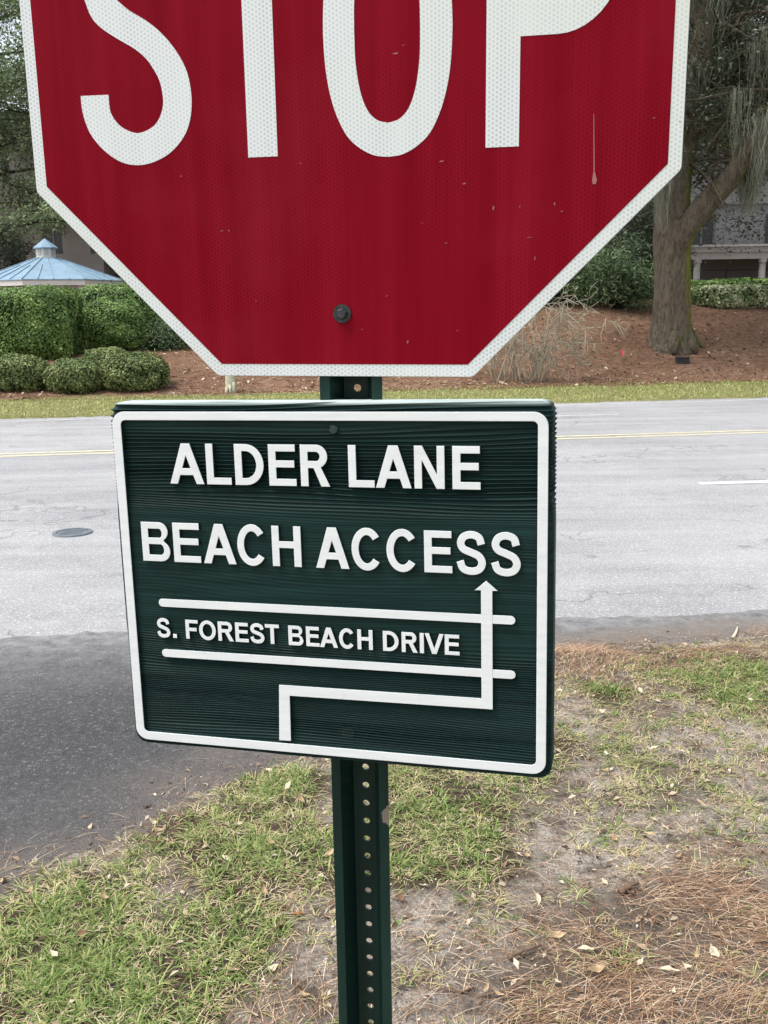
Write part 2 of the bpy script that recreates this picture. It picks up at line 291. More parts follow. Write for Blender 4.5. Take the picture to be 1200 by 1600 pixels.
def terrain(x, y):
    x = np.asarray(x, float); y = np.asarray(y, float); s = y - far_edge(x)
    top = .80 + 1.0 * sm(-1, 5.5, x); z = .03 + .055 * np.clip(s, 0, 2.3)
    z = z + (top - .15) * sm(0, 1, (s - 1.9) / (4.6 + 2.6 * sm(-1, 5, x))) + .05 * W1(x, y) * sm(2, 4, s) + .02 * W2(x, y) * sm(1, 3, s)
    return np.where(s > -.02, z, -.06)
def axis(fine0, fine1, st, far0, far1):
    a = [fine0]; d = st
    while a[-1] > far0: d *= 1.25; a.append(a[-1] - d)
    b = [fine1]; d = st
    while b[-1] < far1: d *= 1.25; b.append(b[-1] + d)
    return np.array(sorted(set(np.round(np.r_[a, np.arange(fine0, fine1, st), b], 4))))
def grid(xs, ys):
    X, Y = np.meshgrid(xs, ys); nx, ny = len(xs), len(ys); i = (np.arange(ny - 1)[:, None] * nx + np.arange(nx - 1)).ravel()
    return X.ravel(), Y.ravel(), np.stack([i, i + 1, i + nx + 1, i + nx], 1)
gx, gy, gf = grid(axis(-14, 16, .2, -400, 400), axis(14, 34, .2, -300, 600))
zz = terrain(gx, gy); s_ = gy - far_edge(gx); nearside = gy < near_edge(gx) - .5
mul = sm(1.75, 2.25, s_ + .25 * W2(gx, gy) - .3 * sm(-2, -6, gx)) * (1 - sm(40, 60, s_))
tag(obj('ground', np.stack([gx, gy, zz], 1), gf, M['ground'], smooth=True, attrs={'mulch': mul}), kind='structure')
# the far grass edge sits a little ragged over the road edge
def strip(name, y0, y1, xs, z, mat, jag=0., kind='structure', parent=None, seed=0):
    w = Wave(40 + seed, 11.); xs = np.asarray(xs, float); n = len(xs); a = np.stack([xs, y0(xs) + jag * w(xs, 0 * xs), 0 * xs + z], 1); b = np.stack([xs, y1(xs) + jag * w(xs, 0 * xs + 5), 0 * xs + z], 1)
    o = obj(name, np.vstack([a, b]), np.array([[i, i + 1, n + i + 1, n + i] for i in range(n - 1)]), mat, parent)
    return tag(o, kind=kind) if parent is None else o
rx = np.unique(np.r_[np.arange(-60, -14, 2), np.arange(-14, 16, .1), np.arange(16, 61, 2)])
road = strip('road', lambda x: near_edge(x) - .3, lambda x: far_edge(x) + .03, rx, 0., M['road'], .02)
# side street: dark asphalt from its west side to the verge, up to the joint with the road
sx = np.unique(np.r_[np.arange(-14, -6, .5), np.arange(-6, 6, .04), np.arange(6, 40, .5)])
offs = np.r_[0, .2, .35, np.arange(.45, 2.4, .08), np.arange(2.5, 7, .2), 7.5, 10, 12]; jw, jw2 = Wave(51, 6.), Wave(52, 34.)
sy0 = np.where(sx > -5.9, np.interp(sx, VE[:, 0], VE[:, 1] - .6), -6.6); sy1 = near_edge(sx) + 0.035 * jw(sx, 0 * sx) + .016 * jw2(sx, 0 * sx); SY = np.minimum(sy0[None] + offs[:, None], sy1[None]); SX = np.broadcast_to(sx, SY.shape); nx_ = len(sx)
ii = (np.arange(len(offs) - 1)[:, None] * nx_ + np.arange(nx_ - 1)).ravel(); sf = np.stack([ii, ii + 1, ii + nx_ + 1, ii + nx_], 1); fy_ = SY.ravel(); good = (fy_[sf[:, 3]] - fy_[sf[:, 0]] > 1e-4) | (fy_[sf[:, 2]] - fy_[sf[:, 1]] > 1e-4)
dirt = sm(.42, .0, -verge_dist(SX.ravel(), fy_) + .10 * WE(SX.ravel() * .6, fy_)) * (.55 + .45 * sm(0, .6, SX.ravel()))
street = tag(obj('side_street', np.stack([SX.ravel(), fy_, 0 * fy_ + .004], 1), sf[good], M['street'], attrs={'dirt': dirt, 'dust': sm(.55, .0, np.broadcast_to(sy1, SY.shape).ravel() - fy_) * .5 + .5 * sm(1.3, .0, np.broadcast_to(sy1, SY.shape).ravel() - fy_)}), kind='structure')
lane = [('double_yellow_line', lambda x: 12.28 + .12 * x, .11, M['paint_yellow'], (-40, 40)), ('double_yellow_line', lambda x: 12.52 + .12 * x, .11, M['paint_yellow'], (-40, 40)),
        ('edge_line', lambda x: far_edge(x) - .42, .11, M['paint_old'], (-40, 40))]
for x0 in (-21.3, -9.2, 2.94, 15.1): lane.append(('lane_dash', lambda x: 8.83 + .09 * x, .12, M['paint_white'], (x0, x0 + 3.05)))
for x0 in (-21.6, -9.4, 0.7, 12.9): lane.append(('lane_dash', lambda x: 15.0 + .128 * x, .11, M['paint_old'], (x0, x0 + 3.05)))
for i, (n_, fy, w_, m_, (x0, x1)) in enumerate(lane):
    strip(n_, lambda x, fy=fy, w_=w_: fy(x) - w_ / 2, lambda x, fy=fy, w_=w_: fy(x) + w_ / 2, np.arange(x0, x1 + .01, .2 if x1 - x0 > 9 else .1), .004, m_, .006, parent=road, seed=i)
# near verge where the sign stands
vx, vy, vf = grid(np.arange(-4.2, 5.6, .03), np.arange(-1.2, 5.7, .03))
def verge_z(x, y):
    d = verge_dist(x, y) + .05 * WE(x, y)
    return np.where(d > 0, .004 + .035 * sm(0, .35, d) + sm(0, .2, d) * (.012 * W2(x, y) + .006 * W3(x, y) + .003 * W3(3 * x, 3 * y)), -.05 * sm(0, .06, -d))
vz = verge_z(vx, vy); keep = (verge_dist(vx, vy) > -.16)[vf].all(1)
VERGE = tag(obj('verge', np.stack([vx, vy, vz], 1), vf[keep], M['soil'], smooth=True), kind='structure')
# round valve cover in the road
cv = empty('valve_cover', (-2.37, 7.37, 0), 'small round iron cover set in the pale road', 'utility cover')
b_ = MB(); n_ = 28; ang = np.arange(n_) * 2 * np.pi / n_
V_ = np.vstack([np.stack([r * np.cos(ang), r * np.sin(ang), 0 * ang + z], 1) for r, z in ((.150, .001), (.147, .012), (.118, .012), (.118, .003))])
b_.put(V_, [[k * n_ + j, k * n_ + (j + 1) % n_, (k + 1) * n_ + (j + 1) % n_, (k + 1) * n_ + j] for k in range(3) for j in range(n_)]).build('frame_ring', M['iron'], cv)
b_ = MB().prism([(r * .112, q * .112) for r, q in zip(np.cos(ang), np.sin(ang))], .001, .009)
for k in range(-3, 4): b_.box((-.08, k * .026 - .005, .009), (.08, k * .026 + .005, .0115))
b_.build('lid', M['iron'], cv)

# ------------------------------------------------------------------ the sign assembly (pose solved from the octagon's corners)
def pose(R, t):
    R = np.array(R); A = C2W @ np.stack([R[:, 0], R[:, 2], -R[:, 1]], 1); p = C2W @ np.array(t) + np.array([0, 0, CAM_H])
    return Matrix([[*A[i], p[i]] for i in range(3)] + [[0, 0, 0, 1]])
K = 1 / 1.2 / 1000
STOP = pose([[.97865418, .01508565, .20495955], [.03289056, .97295054, -.22866013], [-.20286499, .23052042, .95168594]], [-.0562636, -.5336135, 1.1040225])
BOARD = pose([[.96880603, .02475032, .24658122], [.02537232, .97986559, -.19803956], [-.246518, .19811826, .94867172]], [-.0735879, .0960592, 1.2217886])
def outline(name, polys, front, depth, bevel, mat, parent, side=None):
    cu = bpy.data.curves.new(name, 'CURVE'); cu.dimensions = '2D'; cu.fill_mode = 'BOTH'; cu.extrude = max(depth / 2 - bevel, 1e-5); cu.bevel_depth = bevel; cu.offset = -bevel; cu.bevel_resolution = 1 if bevel else 0
    for p in polys:
        sp = cu.splines.new('POLY'); sp.points.add(len(p) - 1); sp.use_cyclic_u = True
        for q, (x, y) in zip(sp.points, p): q.co = (x, y, 0, 1)
    tmp = bpy.data.objects.new('tmp', cu); COL.objects.link(tmp); bpy.context.view_layer.update()
    me = bpy.data.meshes.new_from_object(tmp.evaluated_get(bpy.context.evaluated_depsgraph_get())); bpy.data.objects.remove(tmp); bpy.data.curves.remove(cu)
    co = np.empty(len(me.vertices) * 3, np.float32); me.vertices.foreach_get('co', co); co = co.reshape(-1, 3)
    co = np.stack([co[:, 0], front + depth / 2 - co[:, 2], co[:, 1]], 1); me.vertices.foreach_set('co', co.astype(np.float32).ravel()); me.name = name
    me.materials.clear(); me.materials.append(mat)
    if side is not None:
        me.materials.append(side); me.update(); nr_ = np.empty(len(me.polygons) * 3, np.float32); me.polygons.foreach_get('normal', nr_); me.polygons.foreach_set('material_index', (nr_[1::3] > -.35).astype(np.int32))
    me.polygons.foreach_set('use_smooth', np.zeros(len(me.polygons), bool)); me.update()
    return add(name, me, parent)
def octagon(w, r=.0, n=4):
    s = w * (math.sqrt(2) - 1) / 2; h = w / 2; C = [(h, s), (s, h), (-s, h), (-h, s), (-h, -s), (-s, -h), (s, -h), (h, -s)]
    if not r: return C
    out = []
    for i in range(8):
        p0, p, p1 = map(np.array, (C[i - 1], C[i], C[(i + 1) % 8])); a = p + (p0 - p) / np.linalg.norm(p0 - p) * r; b = p + (p1 - p) / np.linalg.norm(p1 - p) * r
        for t in np.linspace(0, 1, n): out.append(tuple((1 - t) ** 2 * a + 2 * t * (1 - t) * p + t * t * b))
    return out
def hexbolt(name, x, z, y0, r, h, mat, parent, washer=0.):
    b = MB(); a0 = .3
    def ring(rad, y, n, a0=0.): return [[x + rad * math.cos(a0 + k * 2 * math.pi / n), y, z + rad * math.sin(a0 + k * 2 * math.pi / n)] for k in range(n)]
    if washer:
        A = ring(washer, y0, 20) + ring(washer, y0 - .0022, 20); b.put(A, [[k, (k + 1) % 20, 20 + (k + 1) % 20, 20 + k] for k in range(20)] + [list(range(20, 40))])
    y1 = y0 - (.0022 if washer else 0)
    A = ring(r, y1 + .0005, 6, a0) + ring(r, y1 - h * .75, 6, a0) + ring(r * .8, y1 - h, 6, a0)
    b.put(A, [[k, (k + 1) % 6, 6 + (k + 1) % 6, 6 + k] for k in range(6)] + [[6 + k, 6 + (k + 1) % 6, 12 + (k + 1) % 6, 12 + k] for k in range(6)] + [list(range(12, 18))])
    return b.build(name, mat, parent)
W_ST = .762
stop = empty('stop_sign', None, 'red octagonal metal stop sign with white letters and border', 'stop sign', matrix=STOP)
outline('panel', [octagon(W_ST, .004)], .0012, .0023, .0, M['alum'], stop)
outline('border', [octagon(W_ST - .001, .004), octagon(W_ST - .030)[::-1]], .0006, .0010, 0., M['white_sheet'], stop)
outline('red_field', [octagon(W_ST - .029)], .0002, .0012, 0., M['red_sheet'], stop)
AL = [(-307.1, 8.2), (-286.9, -3.6), (-270.3, -17.4), (-259.2, -33.2), (-252.3, -47.3), (-249.1, -64.3), (-249.2, -78.2), (-253.7, -91.9), (-262.6, -103.9), (-275.6, -111.2), (-290.2, -114.5), (-304.3, -110.7), (-318.1, -102.3), (-327.8, -89.3), (-330.6, -79.), (-330.9, -61.5)]
BL = [(-268.3, 32.2), (-250.2, 18.4), (-234, 1.7), (-219.7, -18.7), (-210.6, -38.8), (-206.8, -60.3), (-206.7, -80.2), (-210.2, -100), (-218.4, -118.3), (-232.8, -134.9), (-251.5, -147.6), (-273.5, -155.4), (-293.6, -157.6), (-315, -153.9), (-334.2, -143.6), (-351.2, -128.6), (-364.3, -110.6), (-371.5, -89.7), (-373.7, -73.8), (-373.8, -61)]
rf = lambda p: (-580 - p[0], 21.5 + .757 * (21.5 - p[1]))
side1 = [rf(p) for p in BL[:3:-1]] + [(-366, 77), (-356.5, 63.2), (-350.9, 46.4), (-342.3, 33), (-327.4, 20.8)] + AL
side2 = BL[::-1] + [(-291.7, 46.3), (-308.1, 60.1), (-318.5, 70)] + [rf(p) for p in AL[5:]]
S_poly = [tuple(p) for p in spline(side1, 3)] + [tuple(p) for p in spline(side2, 3)]
ho = [(87.3, 0), (86.5, -25), (84.3, -51), (79.5, -78), (71, -105), (57.2, -131.3), (39, -147.9), (19, -157.6), (0, -160)]; hi_ = [(44.5, 0), (43.5, -38), (38, -74), (28.5, -99), (15.5, -112.2), (0, -116.6)]
def closed(h, n=4):
    q = [tuple(p) for p in spline(h, n)]; return [(x + 72.9, y) for x, y in q] + [(72.9 - x, y) for x, y in q[::-1][1:]] + [(72.9 - x, -y) for x, y in q[1:]] + [(72.9 + x, -y) for x, y in q[::-1][1:-1]]
arc = lambda x, y, a, b, t0, t1, n=14: [(x + a * math.cos(math.radians(t)), y + b * math.sin(math.radians(t))) for t in np.linspace(t0, t1, n)]
P_out = [(204.5, -153.5), (248.5, -153.5), (248.5, -19.4)] + arc(296, 67, 78, 86.4, -90, 90, 22) + [(204.5, 153.4)]
P_in = [(248.5, 24)] + arc(294, 67, 37, 43, -90, 90) + [(248.5, 110)]
T_out = [(-127, -153.4), (-84.2, -153.4), (-84.2, 110), (-33, 110), (-33, 153.4), (-178, 153.4), (-178, 110), (-127, 110)]
for polys in ([S_poly], [T_out], [closed(ho), closed(hi_)[::-1]], [P_out, P_in[::-1]]):
    outline('letter', [[(x * K, y * K) for x, y in p] for p in polys], -.0003, .0010, 0., M['white_sheet'], stop)
hexbolt('bolt', .0024, -.307, .0002, .0066, .006, M['bolt'], stop, .0108); hexbolt('bolt', .0024, .307, .0002, .0066, .006, M['bolt'], stop, .0108)
dr = [(.2866, -.098), (.2873, -.098), (.2897, -.157), (.2925, -.166), (.2915, -.170), (.2882, -.1705), (.2872, -.166), (.2885, -.157)]
sc = MB(); r_ = np.random.default_rng(9)
SCR = [(347, 361, 6, 2), (358, 361, 3, 2), (827, 371, 8, 1.5), (836, 404, 1.5, 8), (690, 252, 7, 2), (725, 287, 6, 2), (660, 349, 4, 1.5), (866, 318, 1.5, 5), (812, 323, 2, 6), (771, 325, 2, 7), (697, 380, 5, 1.5), (566, 514, 5, 1.5), (637, 535, 2, 6), (715, 517, 3, 2), (604, 462, 5, 1.5), (1022, 184, 3, 2), (1062, 190, 3, 1.5), (875, 29, 4, 2), (878, 330, 4, 1.5), (618, 83, 9, 3), (630, 71, 6, 2), (283, 275, 4, 2), (470, 255, 3, 1.5), (400, 470, 2, 2)]
Ri = np.array(STOP.inverted())
for px, py, w_, h_ in SCR:
    d_ = pray(px, py); o_ = Ri @ np.array([0, 0, CAM_H, 1]); e_ = Ri @ np.append(d_, 0); k_ = (-.0001 - o_[1]) / e_[1]; c_ = o_ + e_ * k_; a_ = w_ * .00036; b2_ = h_ * .00036; j_ = r_.normal(0, .0003, (4, 2))
    sc.put([[c_[0] + sx_ * a_ * r_.uniform(.6, 1) + j_[q_, 0] + .3 * sz_ * a_, -.0002, c_[2] + sz_ * b2_ * r_.uniform(.5, 1) + j_[q_, 1]] for q_, (sx_, sz_) in enumerate(((-1, -1), (1, -1), (1, 1), (-1, 1)))], [[0, 1, 2, 3]])
tag(sc.build('scratches', plain('scratched_sheeting', (.34, .10, .115), .6), stop), kind='stuff')
outline('drip_stain', [dr[::-1]], -.0002, .0006, 0., M['drip'], stop)

# sandblasted board: a height field of grain ridges, its rim serrated by the same grain
board = empty('wooden_sign', None, 'dark green carved wooden direction board with raised white lettering and arrow', 'sign board', matrix=BOARD)
HW, ZT, ZB, RC, YF, YB = .2785, .2305, -.2275, .016, .0062, .041
rows = np.r_[np.linspace(ZT, ZT - .02, 60)[:-1], np.linspace(ZT - .02, ZB + .02, 1050)[:-1], np.linspace(ZB + .02, ZB, 60)]; ts = np.linspace(-1, 1, 91)
def half(z):
    c = np.minimum(ZT - z, z - ZB); return HW - RC + np.sqrt(np.clip(RC ** 2 - np.clip(RC - c, 0, RC) ** 2, 0, None))
TT, ZZ = np.meshgrid(ts, rows); XX = TT * half(ZZ)
zt = np.linspace(ZB - .03, ZT + .03, 3000); per = .0030 + .0016 * sm(.08, .13, zt) + .0010 * sm(.17, .22, zt) + .0012 * np.sin(zt * 61) * sm(-.11, -.03, zt) * (1 - sm(.08, .12, zt)) + .0016 * sm(-.1, -.02, zt) * (1 - sm(.08, .12, zt))
ph = np.concatenate([[0], np.cumsum(np.diff(zt) / per[:-1])])
bw = Wave(11, 5.); bw2 = Wave(12, 16.); bw3 = Wave(13, 420.); bw4 = Wave(14, 60.)
warp = .0035 * bw(XX * 1.3, ZZ * 7) + .0012 * bw2(XX * 1.2, ZZ * 8) - .016 * XX * sm(.05, .17, ZZ) - .02 * XX * XX + .012 * XX * (1 - sm(-.1, .0, ZZ)) * .3
warp = warp + .004 * np.sin(XX * 14 + 2.0) * sm(-.1, -.03, ZZ) * (1 - sm(.06, .11, ZZ))
phase = np.interp(ZZ + warp, zt, ph) + .16 * bw4(XX * .30, ZZ * 2.2) + .8 * Wave(15, 45.)(XX * .15, ZZ)
sw = .5 + .5 * np.cos(2 * np.pi * phase); ridge = sw ** (1.3 + 1.2 * sm(.09, .14, ZZ))
amp = .00022 + .0034 * sm(.085, .125, ZZ) + .0021 * (1 - sm(-.13, -.05, ZZ)); amp = amp * np.clip(1 + .45 * bw2(XX * .4, ZZ * 5) + .35 * Wave(16, 150.)(XX * .03, ZZ), .15, 2)
dep = amp * (1 - ridge) + .00012 * bw3(XX * .05, ZZ)
edge = np.minimum(half(ZZ) - np.abs(XX), np.minimum(ZT - ZZ, ZZ - ZB)); rim = np.clip(1 - edge / .004, 0, 1)
YY = YF - .0016 + dep + .0035 * rim ** 2
XX = XX - np.sign(XX) * np.where(np.abs(TT) > .999, 1.1 * amp * (1 - ridge) * sm(.0, .02, ZT - ZZ), 0)
nr, nt = XX.shape; Vf = np.stack([XX.ravel(), YY.ravel(), ZZ.ravel()], 1)
i_ = (np.arange(nr - 1)[:, None] * nt + np.arange(nt - 1)).ravel(); Ff = np.stack([i_, i_ + nt, i_ + nt + 1, i_ + 1], 1)
Lb = np.stack([XX[:, 0], 0 * rows + YB, rows], 1); Rb = np.stack([XX[:, -1], 0 * rows + YB, rows], 1); oL = nr * nt; oR = oL + nr
k_ = np.arange(nr - 1); Fl = np.stack([k_ * nt, oL + k_, oL + k_ + 1, (k_ + 1) * nt], 1); Fr = np.stack([k_ * nt + nt - 1, (k_ + 1) * nt + nt - 1, oR + k_ + 1, oR + k_], 1); Fb = np.stack([oL + k_, oR + k_, oR + k_ + 1, oL + k_ + 1], 1)
t0 = np.arange(nt - 1); tb_ = oR + nr
tops = np.stack([XX[0], 0 * ts + YB, 0 * ts + ZT], 1); bots = np.stack([XX[-1], 0 * ts + YB, 0 * ts + ZB], 1)
Ft = np.stack([t0, t0 + 1, tb_ + t0 + 1, tb_ + t0], 1); Fbt = np.stack([(nr - 1) * nt + t0, tb_ + nt + t0, tb_ + nt + t0 + 1, (nr - 1) * nt + t0 + 1], 1)
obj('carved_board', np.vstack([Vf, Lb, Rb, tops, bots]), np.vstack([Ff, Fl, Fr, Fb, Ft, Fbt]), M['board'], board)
def rrect(x0, x1, y0, y1, r): return arc(x1 - r, y1 - r, r, r, 0, 90, 8) + arc(x0 + r, y1 - r, r, r, 90, 180, 8) + arc(x0 + r, y0 + r, r, r, 180, 270, 8) + arc(x1 - r, y0 + r, r, r, 270, 360, 8)
DP, BV = .0105, .0006
outline('border', [rrect(-.272, .272, -.2195, .2195, .0165), rrect(-.2602, .2602, -.2078, .2088, .006)[::-1]], 0., DP, BV, M['sign_white'], board, M['board'])
def offset_path(P, t):
    P = np.asarray(P, float); d = np.gradient(P, axis=0); d /= np.linalg.norm(d, axis=1)[:, None]; nrm = np.stack([-d[:, 1], d[:, 0]], 1); return [tuple(p) for p in P + nrm * t / 2] + [tuple(p) for p in (P - nrm * t / 2)[::-1]]
def glyph(c, w, h, t):
    u = t * .9                                   # horizontal bars a little thinner
    if c == 'L': return [[(0, 0), (w, 0), (w, u), (t, u), (t, h), (0, h)]]
    if c == 'I': return [[(0, 0), (w, 0), (w, h), (0, h)]]
    if c == '.': return [[(0, 0), (w, 0), (w, w), (0, w)]]
    if c == 'T': return [[(w / 2 - t / 2, 0), (w / 2 + t / 2, 0), (w / 2 + t / 2, h - u), (w, h - u), (w, h), (0, h), (0, h - u), (w / 2 - t / 2, h - u)]]
    if c == 'H': m = h * .54; return [[(0, 0), (t, 0), (t, m - u / 2), (w - t, m - u / 2), (w - t, 0), (w, 0), (w, h), (w - t, h), (w - t, m + u / 2), (t, m + u / 2), (t, h), (0, h)]]
    if c == 'E': m = h * .53; return [[(0, 0), (w, 0), (w, u), (t, u), (t, m - u / 2), (w * .94, m - u / 2), (w * .94, m + u / 2), (t, m + u / 2), (t, h - u), (w * .98, h - u), (w * .98, h), (0, h)]]
    if c == 'F': m = h * .5; return [[(0, 0), (t, 0), (t, m - u / 2), (w * .88, m - u / 2), (w * .88, m + u / 2), (t, m + u / 2), (t, h - u), (w, h - u), (w, h), (0, h)]]
    if c == 'N': return [[(0, 0), (t * .95, 0), (t * .95, h - t * 1.75), (w - t, 0), (w, 0), (w, h), (w - t * .95, h), (w - t * .95, t * 1.75), (t, h), (0, h)]]
    if c == 'V': return [[(w / 2 - t * .55, 0), (w / 2 + t * .55, 0), (w, h), (w - t * 1.08, h), (w / 2, t * 1.35), (t * 1.08, h), (0, h)]]
    if c == 'A':
        a = t * 1.08; k = lambda y: w / 2 * y / h; yb, yt = h * .22, h * .22 + u; dx = lambda y: a + (w / 2 - a * .5 - a * .5) * y / h
        xi = lambda y: a + (w / 2 - a * .46) * y / h * .98
        ap = h * (w / 2 - a) / ((w / 2 - a * .46) * .98)
        return [[(0, 0), (a, 0), (xi(yb), yb), (w - xi(yb), yb), (w - a, 0), (w, 0), (w / 2 + a * .56, h), (w / 2 - a * .56, h)], [(xi(yt), yt), (w / 2, min(ap, h - t * .9)), (w - xi(yt), yt)]]
    if c == 'D': r = min(w * .62, h / 2); return [[(0, 0)] + arc(w - r, h / 2, r, h / 2, -90, 90, 18) + [(0, h)], ([(t, u)] + arc(w - r, h / 2, r - t, h / 2 - u, -90, 90, 18) + [(t, h - u)])[::-1]]
    if c == 'B':
        m = h * .52; r1 = (h - m) / 2; r2 = m / 2; x1, x2 = w * .95 - r1, w - r2; um = u / 2
        return [[(0, 0)] + arc(x2, r2, r2, r2, -90, 62, 14) + arc(x1, m + r1, r1, r1, -62, 90, 14) + [(0, h)], ([(t, u)] + arc(x2, (u + m - um) / 2, r2 - t * .9, (m - um - u) / 2, -90, 90, 12) + [(t, m - um)])[::-1], ([(t, m + um)] + arc(x1, (m + um + h - u) / 2, r1 - t * .9, (h - u - m - um) / 2, -90, 90, 12) + [(t, h - u)])[::-1]]
    if c == 'R':
        m = h * .44; r = (h - m) / 2; x1 = w * .93 - r
        return [[(0, 0), (t, 0), (t, m), (w * .45, m), (w - t * 1.15, 0), (w, 0), (w * .70, m + u * .12)] + arc(x1, m + r, r, r, -62, 90, 16) + [(0, h)], ([(t, m + u)] + arc(x1, m + u + (h - m - 2 * u) / 2, r - t, (h - m - 2 * u) / 2, -90, 90, 12) + [(t, h - u)])[::-1]]
    if c == 'O': return [arc(w / 2, h / 2, w / 2, h / 2 * 1.03, 0, 352, 40), arc(w / 2, h / 2, w / 2 - t, h / 2 * 1.03 - u, 0, 352, 40)[::-1]]
    if c == 'C':
        P = [(w / 2 + (w - t) / 2 * math.cos(math.radians(a)) * 1.0, h / 2 + (h * 1.03 - u) / 2 * math.sin(math.radians(a))) for a in np.linspace(38, 322, 40)]; return [offset_path(P, (t + u) / 2)]
    if c == 'S':
        Q = [(.955, .735), (.84, .925), (.5, 1.), (.17, .935), (.035, .765), (.16, .605), (.5, .515), (.85, .41), (.985, .235), (.85, .06), (.5, 0), (.14, .07), (.0, .275)]
        P = spline([(t / 2 + x * (w - t), u / 2 - h * .015 + y * (h * 1.03 - u)) for x, y in Q], 6); return [offset_path(P, (t + u) / 2)]
txt = [(155, 61, 11.6, [('A', -237, -181.5), ('L', -177, -137.5), ('D', -131.5, -86), ('E', -78.3, -36), ('R', -29.3, 15), ('L', 43, 81.5), ('A', 83.2, 135.5), ('N', 139.6, 183), ('E', 194, 233.6)]),
       (33.3, 61.5, 11.4, [('B', -291.5, -245), ('E', -239, -194.5), ('A', -190, -137), ('C', -134.6, -87), ('H', -79, -33.5), ('A', -11.2, 40), ('C', 43.6, 90.4), ('C', 96, 143.5), ('E', 151.8, 192.5), ('S', 198, 241.3), ('S', 247.3, 290.3)]),
       (-89, 30.8, 6.0, [('S', -277, -254), ('.', -250, -243.6), ('F', -228, -207), ('O', -205.5, -177.6), ('R', -174, -148.5), ('E', -145.5, -124), ('S', -121.6, -97.8), ('T', -96.8, -74.2), ('B', -59.6, -36), ('E', -31.5, -10.5), ('A', -10, 18.2), ('C', 20, 45), ('H', 48.5, 72), ('D', 87.5, 111.4), ('R', 115.8, 139.8), ('I', 143, 149.2), ('V', 150.5, 178.6), ('E', 180, 201.8)])]
LT = .0060
for z0, h, t, ls in txt:
    for c, x0, x1 in ls:
        big = h > 40
        outline('letter' if c != '.' else 'full_stop', [[((x0 + x) * K, (z0 + y) * K) for x, y in p] for p in glyph(c, x1 - x0, h, t)], 0., .0105 if big else .0095, .0005 if big else .0003, M['sign_white'], board, M['board'])
def bar(x0, y0, x1, y1, t): return arc(x0 + t / 2, y0, t / 2, t / 2, 90, 270, 9) + arc(x1 - t / 2, y1, t / 2, t / 2, -90, 90, 9)
xl, xr = 233.2, 249.5                           # the arrow's shaft crosses the two road bars
outline('road_bar', [[(x * K, y * K) for x, y in bar(-271, -33, 282, -32, 12.8)]], .0004, DP - .001, .0004, M['sign_white'], board, M['board'])
outline('road_bar', [[(x * K, y * K) for x, y in bar(-271.5, -115, 282.5, -113.5, 12.8)]], .0004, DP - .001, .0004, M['sign_white'], board, M['board'])
arrow = [(xl, 10), (224.5, 10), (240.8, 24.5), (257, 10.4), (xr, 10), (xr, -168.3), (-62, -170.6), (-63.3, -244.5), (-82.5, -245), (-78.5, -154), (xl, -152.3)]
outline('route_arrow', [[(x * K, y * K) for x, y in arrow[::-1]]], 0., DP, .0004, M['sign_white'], board, M['board'])
hexbolt('bolt', .0183, .198, YF + .0005, .0062, .005, M['bolt_green'], board); 
b_ = MB(); n_ = 16
A_ = [[.022 + r * math.cos(a), y, -.188 + r * math.sin(a)] for r, y in ((.0095, YF - .0012), (.0085, YF + .0004), (.006, YF + .001)) for a in np.arange(n_) * 2 * np.pi / n_]
b_.put(A_, [[k * n_ + j, k * n_ + (j + 1) % n_, (k + 1) * n_ + (j + 1) % n_, (k + 1) * n_ + j] for k in range(2) for j in range(n_)] + [list(range(32, 48))]).build('countersunk_bolt', M['bolt_green'], board)

